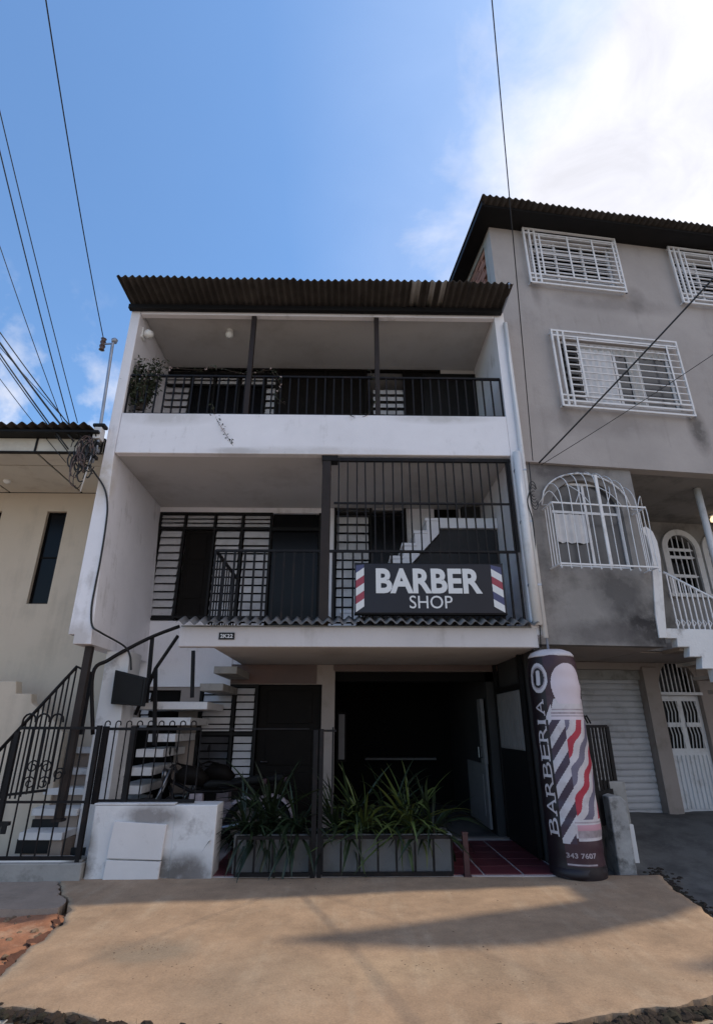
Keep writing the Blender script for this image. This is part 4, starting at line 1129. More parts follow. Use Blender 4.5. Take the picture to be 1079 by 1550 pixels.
# exposed brick side with concrete frame
bw = MB().box(.05, .17, .186, 5.79, 8.095, EZ-.005).build('brick_wall', mortar, GB)
MB().box(.0, .048, .186, .30, 8.1, EZ-.004).box(.0, .048, 1.42, 1.60, 8.1, EZ-.004).box(.003, .048, .302, 1.418, EZ-.14, EZ-.006).build('concrete_frame', conc, GB)
me = MB().box(-.03, .03, .0, .225, 0, .105).mesh('brick'); me.materials.append(brick)
row = 0; z = 8.13
while z < EZ-.26:
    for k in range(11):
        y_ = .305+(.24*k)+(.12 if row % 2 else 0)
        if y_+.225 > 1.415 and y_ < 1.605 or y_ > 2.9: continue
        o = link('brick', me, bw, loc=(.035+random.uniform(-.006, .006), y_, z)); o.rotation_euler = (0, 0, random.gauss(0, .01))
    z += .12; row += 1
# roof
groof = MB().box(-.25, W+.2, -.40, 6.2, EZ+.0, EZ+.05).build('roof', dframe, GB)
x = -.32
while x < W:
    corr_sheet(x, x+.94, -.53+random.uniform(-.02, .02), 6.3, EZ+.09, .024, .118, slope=.002, phase=-2*math.pi*(-.32/.118), m=fibre, parent=groof, wob=.004, ny=3); x += .92
MB().box(-.30, -.255, -.45, 6.2, EZ-.03, EZ+.055).build('verge_board', dframe, groof)
def grille(s0, s1, z0, z1, out, label_parts, nh, vs_):
    g = MB(); t = .032
    g.box(s0, s0+t, -out, -out+t, z0, z1).box(s1-t, s1, -out, -out+t, z0, z1).box(s0, s1, -out+.001, -out+t-.001, z0, z0+t).box(s0, s1, -out+.001, -out+t-.001, z1-t, z1)
    o = g.build('window_grille', white_metal, GB)
    for q in (s0+.10, s0+.20): MB().box(q, q+t, -out, -out+t, z0+t, z1-t).build('upright', white_metal, o)
    for k in (1, 2): MB().box(s0+t, s1-t, -out+.004, -out+t-.004, z0+.10*k, z0+.10*k+t).build('rail', white_metal, o)
    MB().box(s0+t, s1-t, -out+.004, -out+t-.004, z1-.10-t, z1-.10).build('rail', white_metal, o)
    zA, zB = z0+.30, z1-.16
    for k in range(nh):
        zz_ = zA+(zB-zA)*k/(nh-1); MB().box(s0+.22, s1-t, -out+.006, -out+.022, zz_-.009, zz_+.009).build('bar', white_metal, o)
    for q in vs_: MB().box(q-.015, q+.015, -out-.004, -out+.003, z0+.20, z1-.12).build('bar', white_metal, o)
    for q in (s0+.01, s1-.04):
        for zz_ in (z0+.02, z1-.05): MB().box(q, q+.025, -out+t+.001, .0, zz_, zz_+.025).build('bracket', white_metal, o)
    return o
def gwindow(h, xb, curt=True, half=None):
    s0, s1, z0, z1 = h
    f_ = frame('window', s0+.004, s1-.004, z0+.004, z1-.004, .05, .10, .045, white_metal, GB, xb=xb)
    e = [s0+.04]+list(xb)+[s1-.04]
    for i in range(len(e)-1): MB().box(e[i]+.01, e[i+1]-.01, .07, .076, z0+.045, z1-.045).build('pane', pane_grey, f_)
    return f_
def curtain_strip(parent, s0, s1, z0, z1, y, m):
    b_ = MB(); n_ = max(6, int((s1-s0)/.02)); vs = []
    for i in range(n_+1):
        s = s0+(s1-s0)*i/n_; d = .012*math.sin(s*55)+.006*math.sin(s*131)
        vs += [(s, y+d, z0+.01*math.sin(s*40)), (s, y+d, z1)]
    b_.add(vs, [(2*i, 2*i+2, 2*i+3, 2*i+1) for i in range(n_)])
    return b_.build('curtain', m, parent, smooth=True)
# top floor: louvred windows
for hole, (s0, s1, z0, z1) in ((w1, (.60, 2.44, 8.80, 10.12)), (w2, (3.52, 5.35, 8.72, 10.1))):
    a_, b_, c_, d_ = hole
    k = (b_-a_)/3
    f_ = frame('window', a_+.004, b_-.004, c_+.004, d_-.004, .05, .10, .04, white_metal, GB, xb=(a_+k, a_+2*k), zb=(d_-.28,))
    for i in range(3):
        slats(f_, a_+k*i+.035, a_+k*(i+1)-.035, c_+.05, d_-.31, .075, 9, m=slat, tilt=.5, gap=.03)
        slats(f_, a_+k*i+.035, a_+k*(i+1)-.035, d_-.27, d_-.05, .075, 2, m=pane_grey if i else slat, tilt=.5)
    grille(s0, s1, z0, z1, .10, '', 9, [s0+.30+(s1-s0-.36)*t for t in (.0, .37, .70, .98)])
# middle floor window with curtains, open pane
f_ = gwindow(w3, (w3[0]+.38, w3[0]+1.02, w3[0]+1.45))
curtain_strip(f_, w3[0]+.40, w3[0]+.98, w3[2]+.05, w3[3]-.14, .045, curtain)
curtain_strip(f_, w3[0]+1.24, w3[0]+1.46, w3[2]+.05, w3[3]-.10, .045, lace)
curtain_strip(f_, w3[0]+.40, w3[1]-.06, w3[3]-.2, w3[3]-.05, .048, lace)
slats(f_, w3[0]+.06, w3[0]+.36, w3[2]+.06, w3[3]-.06, .045, 9, m=pane_grey, tilt=.4)
grille(.82, 3.15, 6.28, 7.80, .10, '', 9, [.82+.46, 2.92])
gwindow((4.6, 6.4, 6.42, 7.70), (5.6,)); grille(4.46, 6.55, 6.28, 7.80, .10, '', 9, [5.0, 6.3])

# second floor: gray wall with the arched bellied window
AY = .06
s0, s1, zs_, zt_, zb_ = .46, 1.60, 4.55, 5.06, 3.68
ac, ar = (s0+s1)/2, (s1-s0)/2
S2 = 1.86
wall_holes(0, S2, 2.58, 5.285, AY, AY+.16, [(s0, s1, zb_, zt_)]).build('bay_wall', render_dark, GB)
b = MB(); n_ = 16
for i in range(n_):
    t0, t1 = math.pi*i/n_, math.pi*(i+1)/n_
    xa_, xb_ = ac+ar*math.cos(t0), ac+ar*math.cos(t1); za_, zc_ = zs_+(zt_-zs_)*math.sin(t0), zs_+(zt_-zs_)*math.sin(t1)
    b.prism([(xa_, za_), (xb_, zc_), (xb_, zt_+.0005), (xa_, zt_+.0005)], 'y', AY+.0015, AY+.158)
b.build('arch_infill', render_dark, GB)
aw = frame('arched_window', s0+.003, s1-.003, zb_+.003, zt_-.02, AY+.07, AY+.11, .04, white_metal, GB, xb=(ac+.02,), zb=(zs_,))
MB().box(s0+.02, s1-.02, AY+.09, AY+.095, zb_+.02, zt_-.02).build('pane', pane_grey, aw)
curtain_strip(aw, s0+.06, ac-.03, zb_+.38, zs_-.04, AY+.06, curtain)
curtain_strip(aw, ac+.06, s1-.05, zb_+.03, zs_-.03, AY+.135, lace)
MB().box(s0, S2-.02, AY+1.2, AY+1.25, 2.8, 5.2).build('room_wall', dark_in, GB)
gr = MB(); ng = 15
g0, g1 = .30, 1.74
OUT = .30
def belly(s, zlo, zhi):
    return [(s, AY-.02, zhi), (s, AY-.02-OUT*.75, zhi-.10), (s, AY-.02-OUT, zhi-.35), (s, AY-.02-OUT, zlo+.02), (s, AY-.02-OUT+.04, zlo-.03)]
top_at = lambda s: 4.60+.56*max(.0, 1-((s-(g0+g1)/2)/((g1-g0)/2))**2)**.5
def ring(z): return MB().bar((g0, AY-.02-OUT, z), (g1, AY-.02-OUT, z), .018, .022).bar((g0, AY-.02, z), (g0, AY-.02-OUT, z), .02).bar((g1, AY-.02, z), (g1, AY-.02-OUT, z), .02)
bgr = ring(3.62).build('belly_grille', white_metal, GB)
ring(4.52).build('ring', white_metal, bgr)
MB().tube([(s, AY-.025, top_at(s)) for s in lin(g0, g1, 25)], .014, 6).build('arch_rail', white_metal, bgr, smooth=True)
for i in range(11):
    s = g0+(g1-g0)*(i+.0)/10; th = top_at(s)
    MB().tube(curve_pts([(s, AY-.02, th), (s, AY-.02-OUT*.55, th-.06), (s, AY-.02-OUT, max(4.5, th-.30)), (s, AY-.02-OUT, 4.1), (s, AY-.02-OUT, 3.60), (s, AY-.05-OUT, 3.56)], 4), .007, 5).build('bar', white_metal, bgr, smooth=True)
for i in range(1, 4):
    for s in (g0, g1):
        MB().bar((s, AY-.02-OUT*i/4, 3.62), (s, AY-.02-OUT*i/4, 4.52), .012).build('bar', white_metal, bgr)
MB().box(ac-.01, ac+.03, AY-.03-OUT, AY-.025-OUT+.02, 3.6, 5.0).build('flat_bar', white_metal, bgr)
# ornamental crossed bars in the arch
for i in range(6):
    s = g0+.12+(g1-g0-.24)*i/5
    a_ = (s, AY-.03-OUT*.95, 4.52); dlt = .22 if i % 2 else -.22
    MB().tube(curve_pts([a_, (s+dlt*.5, AY-.03-OUT*.8, 4.72), (s+dlt, AY-.02-OUT*.35, min(4.92, top_at(min(max(s+dlt, g0), g1))-.03))], 4), .007, 5).build('scroll_bar', white_metal, bgr, smooth=True)
# white scroll profile at the end of the bay wall
sc = [Qr(a, c, AY) for a, c in ((968, 800), (976, 797), (986, 805), (993, 820), (998, 845), (1001, 880), (1004, 920), (1008, 966), (996, 966), (990, 930), (987, 880), (984, 840), (976, 812))]
MB().prism([(q.x, q.z) for q in sc], 'y', AY-.02, AY+.30).build('scroll_pilaster', pvc, GB, bevel=.008)
MB().box(S2-.12, S2, AY+.163, 2.2, 2.6, 5.28).build('bay_side_wall', render_dark, GB)
plan(AY+.163, 5.79, -.1, 5.285, w=.12).build('side_wall', render_dark, GB)
# balcony back wall with two arched windows
BY = 2.1
bwin = [Qr(1015, 800, BY), Qr(1040, 897, BY), Qr(1070, 890, BY)]
b0, b1, bz0, bz1 = 3.84, 4.42, 3.86, 5.02
holes = [(b0, b1, bz0, bz1), (b0+.85, b1+.85, bz0, bz1)]
wall_holes(S2-.11, W, 2.62, 5.285, BY, BY+.16, holes).build('balcony_wall', render_dark, GB)
for a_, c_, z0, z1 in holes:
    m_ = (a_+c_)/2; r_ = (c_-a_)/2; zs2 = z1-r_
    b = MB(); tr = MB()
    for i in range(14):
        t0, t1 = math.pi*i/14, math.pi*(i+1)/14
        b.prism([(m_+r_*math.cos(t0), zs2+r_*math.sin(t0)), (m_+r_*math.cos(t1), zs2+r_*math.sin(t1)), (m_+r_*math.cos(t1), z1+.0005), (m_+r_*math.cos(t0), z1+.0005)], 'y', BY+.0015, BY+.158)
        R2 = r_+.11
        tr.prism([(m_+r_*math.cos(t0), zs2+r_*math.sin(t0)), (m_+r_*math.cos(t1), zs2+r_*math.sin(t1)), (m_+R2*math.cos(t1), zs2+R2*math.sin(t1)), (m_+R2*math.cos(t0), zs2+R2*math.sin(t0))], 'y', BY-.05, BY-.002)
    b.build('arch_infill', render_dark, GB)
    tr.box(a_-.11, a_, BY-.05, BY-.002, z0, zs2).box(c_, c_+.11, BY-.05, BY-.002, z0, zs2).box(a_-.15, c_+.15, BY-.08, BY-.002, z0-.07, z0-.002)
    fr = tr.build('arched_window', pvc, GB)
    MB().box(a_-.02, c_+.02, BY+.17, BY+.18, z0-.02, z1+.02).build('pane', pane, fr)
    for k in range(5):
        s = a_+.06+(c_-a_-.12)*k/4
        MB().box(s-.009, s+.009, BY+.02, BY+.035, z0, zs2+(r_**2-(s-m_)**2)**.5).build('bar', white_metal, fr)
    for zz_ in (z0+.35, z0+.72, zs2): MB().box(a_, c_, BY+.016, BY+.019, zz_-.012, zz_+.012).box(a_+.05, c_-.05, BY+.010, BY+.0155, zz_-.03, zz_+.03).build('band', white_metal, fr)
# landing, stair flight going down to the right, its railing and the white pole
fl = [Qr(a, c, .10) for a, c in ((1008, 951), (1110, 951), (1079, 1012), (1062, 1012), (1062, 994), (1043, 994), (1043, 979), (1025, 979), (1024, 966), (1008, 966))]
s_top, z_top = fl[1].x, fl[0].z
srun, srise = .20, .175
ext = []; s_, z_ = fl[2].x, fl[2].z
while z_ > .45:
    ext += [(s_, z_), (s_, z_-srise)]; z_ -= srise; s_ += srun
s_end = s_+.15
low_ = [(q.x, q.z) for q in fl[3:]]
flp = [(fl[0].x, z_top), (s_top, z_top), (s_end, .55), (s_end, .25), (s_-srun+.02, .25)]+ext[::-1]+low_
def top_of(s): return z_top if s < s_top else z_top+(s-s_top)/(s_end-s_top)*(.55-z_top)
MB().prism(flp, 'y', .10, .22).build('stair_stringer', white_old, GB, bevel=.006)
MB().box(S2+.003, W-.1, .62, BY-.003, 2.60, 2.72).build('balcony_slab', render_dark, GB)
for i in range(11):
    MB().box(fl[8].x+.10+.2*i, fl[8].x+.34+.2*i, .225, .60, 2.60-.185*i-.05, 2.60-.185*i).build('stair_tread', walk_m, GB)
h0, h1 = Qr(1003, 866, .15), Qr(1110, 922, .15)
h2_ = Vector((s_end, .15, 1.45))
rl = MB().tube([h0, h1, h2_], .018, 8).build('stair_railing', white_metal, GB, smooth=True)
for i in range(26):
    q = h0.lerp(h1, (i+.5)/12) if i < 12 else h1.lerp(h2_, (i-11.5)/14.5)
    zl = top_of(q.x)
    MB().box(q.x-.008, q.x+.008, .142, .158, zl+.001, q.z).build('bar', white_metal, rl)
    MB().tube([(q.x, .15, zl+.03), (q.x+.03, .13, zl+.09), (q.x, .15, zl+.16), (q.x-.03, .13, zl+.09), (q.x, .15, zl+.03)], .007, 5).build('scroll', white_metal, rl)
pa, pb = Qr(1055, 732, .55), Qr(1079, 850, .55)
pp = (pa.x+pb.x)/2
MB().tube([(pp, .55, 5.284), (pp, .55, 2.72)], .055, 12).build('balcony_pole', pvc, GB, smooth=True)
gl = thing('balcony_lamp', RO, 'small warm ceiling lamp over the grey balcony at the right edge', 'lamp', rz=RA); LOCAL.append(gl)
q = Qr(1074, 768, 1.6)
glow = mat('lamp_glow', (.8, .6, .35), .4)
glow.node_tree.nodes['Principled BSDF'].inputs['Emission Color'].default_value = (1, .75, .45, 1)
glow.node_tree.nodes['Principled BSDF'].inputs['Emission Strength'].default_value = 1.2
MB().lathe([(.0, .05), (.05, .05), (.055, .03), (.04, .02)], (q.x, 1.6, 5.23), 14).build('lamp_base', white_metal, gl)
MB().lathe([(.03, .02), (.055, -.02), (.05, -.07), (.0, -.09)], (q.x, 1.6, 5.22), 14).build('bulb', glow, gl, smooth=True)

# ground floor of the grey building
DY = 1.95; ZG = .28
sh = (1.62, 2.72, ZG-.05, 2.46)
dr = (3.02, 3.72, ZG-.05, 2.66)
wall_holes(.375, W, -.1, 2.575, DY, DY+.2, [(.98, 2.72, ZG-.05, 2.46), (3.0, 3.76, ZG-.05, 2.68)]).build('ground_wall', beige_in, GB)
MB().prism([(.14, AY+.165), (S2, AY+.165), (S2, DY-.003), (XS(DY)+.125, DY-.003)], 'z', 2.582, 2.66).build('soffit', beige_in, GB)
MB().box(S2+.003, W, .7, DY+.1, 2.578, 2.598).build('soffit', beige_in, GB)
sh_ = MB().box(.985, 2.715, DY+.13, DY+.15, ZG-.05, 2.455).build('roller_shutter', white_metal, GB)
me = MB().prism([(0, 0), (-.022, .012), (-.026, .045), (-.018, .083), (0, .093)], 'x', .99, 2.71).mesh('shutter_slat'); me.materials.append(mat('shutter_paint', (.46, .45, .46), .45, .08, 2, dirt=(.2, .19, .18), damt=.5, rnd=.06))
for i in range(23): link('shutter_slat', me, sh_, loc=(0, DY+.13, ZG-.04+.095*i))
MB().box(.985, 2.715, DY+.05, DY+.129, 2.30, 2.455).build('shutter_box', conc, sh_)
dd = MB().box(3.01, 3.75, DY+.08, DY+.11, ZG, 2.05).build('metal_door', white_metal, GB)
for i in range(9): MB().box(3.05+.077*i, 3.05+.077*i+.045, DY+.06, DY+.0795, ZG+.05, 1.12).build('door_rib', white_metal, dd, bevel=.008)
for c0 in (3.07, 3.42):
    MB().box(c0, c0+.26, DY+.074, DY+.0795, 1.22, 1.96).build('door_pane', pane, dd)
    for k in range(4): MB().tube([(c0+.03+.065*k, DY+.062, 1.22), (c0+.05+.065*k, DY+.055, 1.42), (c0+.02+.065*k, DY+.055, 1.6), (c0+.05+.065*k, DY+.055, 1.78), (c0+.03+.065*k, DY+.062, 1.96)], .009, 5).build('door_scroll', white_metal, dd)
    MB().box(c0, c0+.26, DY+.05, DY+.073, 1.55, 1.62).build('door_band', white_metal, dd)
MB().tube([(3.045, DY+.07, 1.4), (3.045, DY+.02, 1.4)], .02, 8).build('handle', black_plastic, dd)
MB().box(2.985, 3.775, DY-.02, DY+.06, 2.055, 2.10).build('door_head', white_metal, dd)
fan = MB(); m_ = 3.38; r_ = .375
for i in range(14):
    t0, t1 = math.pi*i/14, math.pi*(i+1)/14
    fan.prism([(m_+r_*math.cos(t0), 2.13+.5*math.sin(t0)), (m_+r_*math.cos(t1), 2.13+.5*math.sin(t1)), (m_+r_*math.cos(t1), 2.685), (m_+r_*math.cos(t0), 2.685)], 'y', DY+.002, DY+.19)
fan.build('arch_infill', beige_in, GB)
fp = MB().box(3.0, 3.76, DY+.2, DY+.21, 2.1, 2.69).build('fan_pane', pane, GB)
for k in range(9):
    s = m_-.32+.08*k; MB().box(s-.008, s+.008, DY+.06, DY+.075, 2.1, 2.13+.5*max(0, 1-((s-m_)/r_)**2)**.5).build('bar', white_metal, fp)
MB().box(.99, 2.71, DY+.4, DY+.5, -.05, 2.57).build('inner_wall', dark_in, GB)
MB().box(2.72, 2.98, DY-.05, DY-.003, ZG-.2, 2.5).build('pilaster', beige_in, GB, bevel=.006)
MB().box(3.0, 3.78, DY-.25, DY+.0, ZG-.2, ZG-.005).build('door_step', conc, GB, bevel=.01)

# pillars and open gate leaf between the two lots
p1 = thing('gate_pillar', (3.3, 7.5, 0), 'weathered grey concrete gate pillar right of the inflatable column', 'pillar')
a_, c_ = P(924, 1207, 7.3), P(946, 1308, 7.3)
MB().prism([(3.15, -.1), (3.36, -.1), (3.37, .72), (3.30, .78), (3.16, .77)], 'y', 7.22, 7.55).build('pillar', mat('weathered_plaster', (.33, .32, .31), .9, .2, 6, .5, 20, dirt=(.08, .075, .07), damt=.8, dscale=5, dthr=.48), p1, bevel=.015)
p2 = thing('gate_pillar', (3.6, 7.95, 0), 'white block pillar behind the weathered grey one', 'pillar')
MB().box(3.36, 3.60, 7.62, 7.95, -.1, .42).build('pillar_base', white_old, p2, bevel=.012)
MB().box(3.37, 3.585, 7.64, 7.93, .424, .90).build('pillar', conc, p2, bevel=.012)
og = thing('open_gate', (3.2, 7.6, .7), 'black iron gate leaf standing open beside the inflatable column', 'gate')
A_, B_ = Vector((3.02, 7.28, 0)), Vector((P(917, 1102, 7.75).x, 7.75, 0))
for nm, z_ in (('top_rail', 1.56), ('bottom_rail', .80)):
    MB().bar((A_.x, A_.y, z_), (B_.x, B_.y, z_), .035).build(nm, iron, og)
for i in range(7):
    q = A_.lerp(B_, i/6); put_bar(og, q.x, q.y, .0 if i in (0, 6) else .72, 1.56 if i in (0, 6) else .84, .045 if i in (0, 6) else .024)
MB().add([(A_.x, A_.y, .45), (B_.x, B_.y, .45), (B_.x, B_.y, .80), (A_.x, A_.y, .80), (A_.x+.012, A_.y-.012, .45), (B_.x+.012, B_.y-.012, .45), (B_.x+.012, B_.y-.012, .80), (A_.x+.012, A_.y-.012, .80)],
         [(0, 1, 2, 3), (7, 6, 5, 4), (0, 4, 5, 1), (2, 6, 7, 3), (0, 3, 7, 4), (1, 5, 6, 2)]).build('kick_plate', iron, og)
MB().tube([(2.97, 7.33, 1.5), (3.0, 7.36, 1.66), (3.1, 7.45, 1.69), (3.16, 7.5, 1.6)], .012, 6).tube([(3.05, 7.42, 1.5), (3.09, 7.46, 1.66), (3.18, 7.55, 1.69), (3.24, 7.6, 1.6)], .012, 6).build('hook', iron, og, smooth=True)

# ------------------------------------------------------------------ lamps, plants and vines of the third floor
q = P(349, 493, 7.45)
l1 = thing('ceiling_lamp', q, 'white ceiling lamp of the top balcony, nearer the middle', 'lamp')
MB().lathe([(.0, .0), (.05, .0), (.05, -.03), (.02, -.035)], (q.x, 7.45, 7.898), 16).build('lamp_base', lamp_white, l1)
MB().lathe([(.03, -.03), (.06, -.05), (.066, -.11), (.045, -.15), (.0, -.16)], (q.x, 7.45, 7.90), 16).build('globe', lamp_white, l1, smooth=True)
q = P(211, 506, 7.2)
l2 = thing('wall_lamp', q, 'white wall lamp at the left end of the top balcony', 'lamp')
MB().box(-3.409, -3.38, 7.14, 7.26, q.z-.10, q.z+.10).build('bracket', lamp_white, l2, bevel=.006)
MB().lathe([(.03, .07), (.075, .04), (.08, -.03), (.05, -.06), (.0, -.07)], (-3.31, 7.2, q.z), 14).build('shade', lamp_white, l2, smooth=True)
def leaf_quad(b_, p, s):
    p = Vector(p); d = Vector((random.gauss(0, 1), random.gauss(0, 1), random.gauss(0, .6))).normalized()
    e = d.cross(Vector((random.gauss(0, 1), random.gauss(0, 1), random.gauss(0, 1)))).normalized()
    n_ = d.cross(e)*s*.12
    b_.add([p-d*s, p+e*s*.45+n_, p+d*s, p-e*s*.45+n_, p], [(0, 1, 4), (1, 2, 4), (2, 3, 4), (3, 0, 4)])
def bush(name, c, rx, ry, rz_, nst, nl, label, flowers, leaf=.035):
    T = thing(name, (c.x, c.y, c.z-rz_), label, 'plant')
    fo, tw_, fl_ = MB(), MB(), MB()
    for i in range(nst):
        a = random.random()*6.28; k = random.uniform(.4, 1.0); h = random.uniform(.5, 1.15)
        tip = Vector((c.x+rx*k*math.cos(a), c.y+ry*k*math.sin(a), c.z-rz_+2*rz_*h))
        base = Vector((c.x+rx*.2*math.cos(a), c.y+ry*.2*math.sin(a), c.z-rz_)); mid = base.lerp(tip, .5)+Vector((random.gauss(0, .04), random.gauss(0, .04), .1))
        pts_ = curve_pts([base, mid, tip], 6); tw_.tube(pts_, [.008*(1-.8*j/len(pts_)) for j in range(len(pts_))], 4)
        for j in range(nl):
            q_ = pts_[int(len(pts_)*random.uniform(.15, .999))]
            leaf_quad(fo, q_+Vector((random.gauss(0, .05), random.gauss(0, .04), random.gauss(0, .045))), random.uniform(.5, 1.2)*leaf)
        for j in range(flowers if i % 3 == 0 else 0):
            leaf_quad(fl_, tip+Vector((random.gauss(0, .04), random.gauss(0, .03)-.02, random.gauss(0, .04))), .022)
    tw_.build('stems', twig, T)
    tag(fo.build('foliage', leaf_vine, T), kind='stuff')
    if flowers: tag(fl_.build('flowers', petal, T), kind='stuff')
    return T
c = P(217, 585, 7.12)
bu = bush('balcony_bush', Vector((c.x, 7.16, c.z)), .32, .13, .40, 64, 34, 'leafy pale flowered bush behind the top railing at the left corner', 5)
MB().lathe([(.10, 0), (.15, .24), (.16, .25), (.13, .24), (.02, .2)], (c.x, 7.22, 5.455), 16).build('pot', brick, bu, smooth=True)
def vine(ctrl, label, n_, leaf, fl_n=0, Y=6.99):
    T = thing('trailing_vine', P(*ctrl[0], Y), label, 'vine')
    pts_ = curve_pts([P(a, c, Y+.02*math.sin(i*2.1)) for i, (a, c) in enumerate(ctrl)], 7)
    MB().tube(pts_, .0035, 4).build('stem', twig, T)
    b_ = MB()
    for i in range(n_):
        q_ = pts_[int(random.random()*len(pts_))]
        leaf_quad(b_, q_+Vector((random.gauss(0, .02), -abs(random.gauss(0, .015)), random.gauss(0, .02))), leaf*random.uniform(.6, 1.2))
    tag(b_.build('leaves', leaf_vine, T), kind='stuff')
    if fl_n:
        b_ = MB()
        for i in range(fl_n): leaf_quad(b_, pts_[int(random.random()*len(pts_))]+Vector((random.gauss(0, .02), -.02, random.gauss(0, .02))), .024)
        tag(b_.build('flowers', petal, T), kind='stuff')
vine([(322, 612), (326, 630), (336, 648), (345, 662), (356, 680)], 'thin leafy vine hanging down the white parapet left of the middle', 34, .022, 3)
vine([(560, 560), (572, 590), (566, 612), (556, 628), (540, 632), (528, 628)], 'short vine spilling over the parapet edge below the right post', 34, .02)
vine([(250, 556), (300, 560), (330, 557), (372, 566), (410, 560), (425, 572)], 'flowering vine wound along the top balcony rail', 60, .022, 16, 7.03)
vine([(410, 560), (424, 582), (418, 600), (432, 612)], 'small vine climbing the railing beside the brown door', 26, .02, 4, 7.03)

# ------------------------------------------------------------------ service mast, cable knot and overhead cables
ms = thing('service_mast', (-3.6, 6.93, 5.3), 'blue grey steel service pipe mast strapped to the left end wall', 'mast')
m0, m1 = P(149, 668, 6.92), P(171, 520, 6.92)
MB().tube([P(140, 700, 6.92), m0, m1, m1+Vector((.03, 0, .04))], .024, 8).build('pipe', galv, ms, smooth=True)
MB().lathe([(.0, 0), (.04, .0), (.05, .05), (.02, .08), (0, .08)], m1+Vector((.02, 0, .02)), 12).build('weather_head', galv, ms, smooth=True)
k0 = P(158, 521, 6.92)
MB().bar(m1+Vector((-.0, 0, .0)), k0+Vector((-.02, 0, 0)), .02).build('arm', galv, ms)
rk = MB(); 
for i in range(3): rk.lathe([(.02, -.035), (.045, -.03), (.03, 0), (.045, .03), (.02, .035)], k0+Vector((-.02, 0, .07-.075*i)), 12)
rk.build('insulator_rack', porcelain, ms, smooth=True)
bx = thing('junction_box', P(150, 656, 6.9), 'battered cable junction box at the foot of the service mast', 'junction box')
q = P(149, 656, 6.90)
MB().box(q.x-.055, q.x+.055, 6.86, 6.995, q.z-.10, q.z+.09).build('box', pvc, bx, bevel=.01)
MB().box(q.x-.085, q.x+.095, 6.85, 6.99, q.z+.095, q.z+.15).build('hood', black_plastic, bx, bevel=.02)
for k, dz in enumerate((-.16, -.26, -.38)): MB().box(q.x-.09+.0*k, q.x+.04, 6.88, 6.97, q.z+dz-.03, q.z+dz+.02).build('clamp', galv if k % 2 else black_plastic, bx, bevel=.006)
kn = P(126, 692, 6.86)
KT = thing('cable_knot', kn, 'dark tangle of coiled cables beside the service mast', 'cable coil')
b = MB()
for i in range(26):
    a = random.uniform(0, 6.28); r_ = random.uniform(.07, .17); cx, cz = kn.x+random.gauss(0, .06), kn.z+random.gauss(0, .14)
    b.tube([Vector((cx+r_*.55*math.cos(t+a), 6.86+random.gauss(0, .012), cz+r_*1.3*math.sin(t+a))) for t in lin(0, random.uniform(3.5, 6.2), 12)], random.choice((.006, .008, .011)), 5)
b.build('coils', black_wire, KT, smooth=True)
b = MB()
for i in range(6):
    cx, cz = kn.x+random.gauss(0, .05), kn.z-.1+random.gauss(0, .1)
    b.tube([Vector((cx+.09*math.cos(t), 6.83, cz+.2*math.sin(t))) for t in lin(0, 5, 12)], .007, 5)
b.build('brown_coils', porcelain, KT, smooth=True)
ZW = 8.2
POLE_L, POLE_R = Vector((-6.5, -5.0, 9.2)), Vector((7.5, -5.5, 9.0))
for pv, lb in ((POLE_L, 'concrete street pole across the road at the left, carrying the cable bundles'), (POLE_R, 'concrete street pole across the road at the right, carrying the single cables')):
    up_ = thing('utility_pole', (pv.x, pv.y, -.15), lb, 'utility pole', 'street poles')
    MB().lathe([(.16, -.2), (.15, 1), (.10, 9.5), (.0, 9.52)], (pv.x, pv.y+.14, 0), 14).build('shaft', conc, up_, smooth=True)
    MB().box(pv.x-.6, pv.x+.6, pv.y-.06, pv.y+.04, pv.z-.12, pv.z-.02).build('crossarm', galv, up_)
    for k in (-.45, 0, .45): MB().lathe([(.03, -.02), (.045, .02), (.03, .08), (0, .09)], (pv.x+k, pv.y-.01, pv.z), 10).build('insulator', porcelain, up_, smooth=True)
def far(px, py, Z=ZW):
    d = ray(px, py); return Vector((0, 0, CAMZ))+d*((Z-CAMZ)/d.z)
def cable(p, q_, r_, label, s=.12, m=black_wire, name='overhead_cable', grp=None):
    p, q_ = Vector(p), Vector(q_)
    pts_ = sag(p, q_, s, 26)
    if p.z > 6: pts_ = sag(POLE_L if p.x < .5 else POLE_R, p, .05, 10)[:-1]+pts_
    o = MB().tube(pts_, r_, 5).build(name, m, smooth=True); return tag(o, label, 'cable', grp)
kp = lambda a, c: P(a, c, 6.87)
cable(far(52, -120), P(157, 512, 6.91), .0075, 'single black cable falling from the top left to the insulators on the mast', .10)
cable(far(-25, 60), kp(118, 640), .0065, 'overhead cable leaving the left edge, rightmost of the upper bundle', .05)
cable(far(-30, 100), kp(108, 650), .008, 'thick overhead cable, second from the right in the upper bundle', .06)
cable(far(-40, 250), kp(96, 640), .006, 'thin overhead cable, leftmost of the upper bundle', .05)
LB = 'black cables of the lower left bundle'
for i, (a, c, e, f_, rr_) in enumerate(((-60, 430, 112, 668, .012), (-70, 400, 118, 660, .007), (-60, 450, 108, 690, .007), (-75, 420, 104, 680, .009), (-66, 480, 100, 700, .005), (-70, 440, 130, 668, .005))):
    cable(far(a, c), kp(e, f_), rr_*1.25, 'thickest black cable of the lower bundle running from the left edge to the cable knot' if rr_ > .011 else 'thin black cable of the lower bundle running from the left edge to the cable knot', .05, grp=None if rr_ > .011 else LB)
cable(kp(118, 645), P(134, 660, 6.9), .010, 'short thick cable bridging the knot and the junction box', .01)
cable(far(730, -160), P(806, 697, 6.90), .0065, 'long thin cable falling from the top edge to the right pier', .02)
e_ = RO + Vector((-.2*math.sin(RA), 0, 0))
cable(far(1190, 300, 7.6), P(815, 701, 7.05), .013, 'thick black cable slanting across the grey building windows', .03)
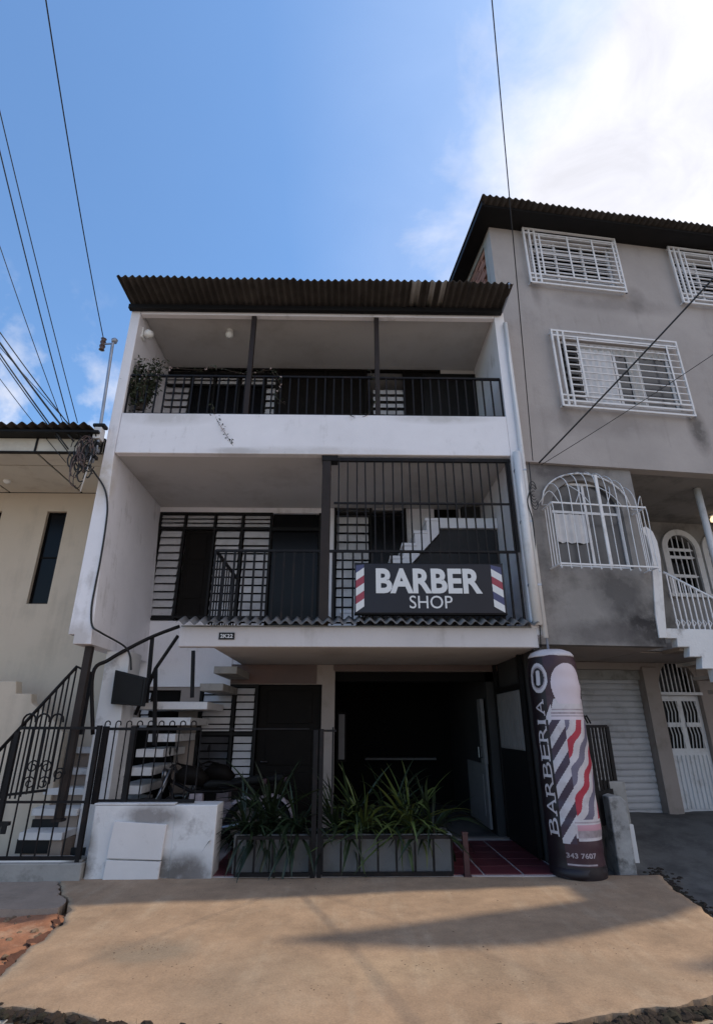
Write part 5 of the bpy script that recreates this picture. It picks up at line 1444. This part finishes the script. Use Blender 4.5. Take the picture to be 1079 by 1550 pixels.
cable(far(1220, 440, 6.6), P(818, 704, 7.05), .005, 'thin cable slanting below the thick one on the grey building', .04)
wc = curve_pts([P(141, 712, 6.985), P(158, 738, 6.985), P(163, 765, 6.985), P(160, 800, 6.985), P(152, 850, 6.985), P(145, 885, 6.985), P(139, 920, 6.985), P(140, 947, 6.985), P(152, 957, 7.02), P(187, 977, 7.55), P(197, 992, 7.6), P(199, 1014, 7.6)], 6)
tag(MB().tube(wc, .013, 6).build('wall_cable', black_wire, smooth=True), 'black cable running down the white end wall to the meter cabinet', 'cable')
st = MB().tube([P(139, 690, 6.86), P(122, 744, 6.86)], .008, 6).build('stay_rod', pvc, smooth=True); tag(st, 'thin white rod hanging below the cable knot', 'rod')
pcb = curve_pts([P(800, 700, 6.93), P(803, 735, 6.93), P(798, 760, 6.93), P(806, 790, 6.93), P(812, 860, 6.95), P(818, 980, 6.98)], 6)
tag(MB().tube(pcb, .009, 5).build('pier_cable', black_wire, smooth=True), 'black cable hanging down beside the white pipes of the right pier', 'cable')
b = MB()
for i in range(5): b.tube([Vector((P(806, 740, 6.93).x+.05*math.cos(t), 6.93, P(806, 740, 6.93).z+.12*math.sin(t)-.05*i)) for t in lin(.4*i, 5+.3*i, 12)], .006, 5)
tag(b.build('cable_loops', black_wire, smooth=True), 'loose black cable loops beside the right white pipe', 'cable coil')

# ------------------------------------------------------------------ added unseen building, shaped to throw the wedge shadows on the ramp
CB = thing('shadow_building', (9.9, 6.6, 0), 'added unseen building right of the grey one, its fins shaped to cast ground shadows', 'building')
wall_holes(9.85, 16, -.1, 11.4, 6.80, 7.0, [(10.6, 11.8, 6.3, 7.6), (13.4, 14.6, 6.3, 7.6), (10.6, 11.8, 9.0, 10.3), (13.4, 14.6, 9.0, 10.3), (10.8, 13.2, -.1, 2.6)]).build('front_wall', cream, CB)
MB().box(9.85, 10.05, 7.003, 13, -.1, 11.4).build('side_wall', cream, CB)
MB().box(15.8, 16, 7.003, 13, -.1, 11.4).build('side_wall', cream, CB)
MB().box(10.053, 15.797, 12.8, 13, -.1, 11.4).build('rear_wall', cream, CB)
MB().box(9.8, 16.05, 6.9, 13.05, 11.403, 11.55).build('roof', fibre_grey, CB)
MB().prism([(6.74, 10.45), (6.52, 11.0), (6.10, 13.1), (6.18, 14.4), (6.42, 15.9), (6.48, 16.0), (6.66, 14.5), (7.08, 11.56), (6.895, 11.56), (6.895, 11.403), (6.79, 11.403), (6.79, 10.45)], 'x', 9.85, 10.02).build('shadow_fin', cream, CB)  # tapered profiles added so that their shadows form the ground wedges
MB().prism([(6.79, 10.45), (5.80, 14.6), (5.88, 15.95), (5.95, 16.0), (6.08, 15.2), (7.25, 11.56), (6.895, 11.56), (6.895, 11.403), (6.79, 11.403)], 'x', 12.75, 13.1).build('shadow_fin', cream, CB)
for a_, c_, z0, z1 in ((10.6, 11.8, 6.3, 7.6), (13.4, 14.6, 6.3, 7.6), (10.6, 11.8, 9.0, 10.3), (13.4, 14.6, 9.0, 10.3)):
    f_ = frame('window', a_+.004, c_-.004, z0+.004, z1-.004, 6.86, 6.92, .05, white_metal, CB, xb=((a_+c_)/2,)); MB().box(a_+.04, c_-.04, 6.88, 6.89, z0+.04, z1-.04).build('pane', pane_grey, f_)
MB().box(10.81, 13.19, 6.9, 6.94, -.1, 2.59).build('garage_door', wood_dark, CB)
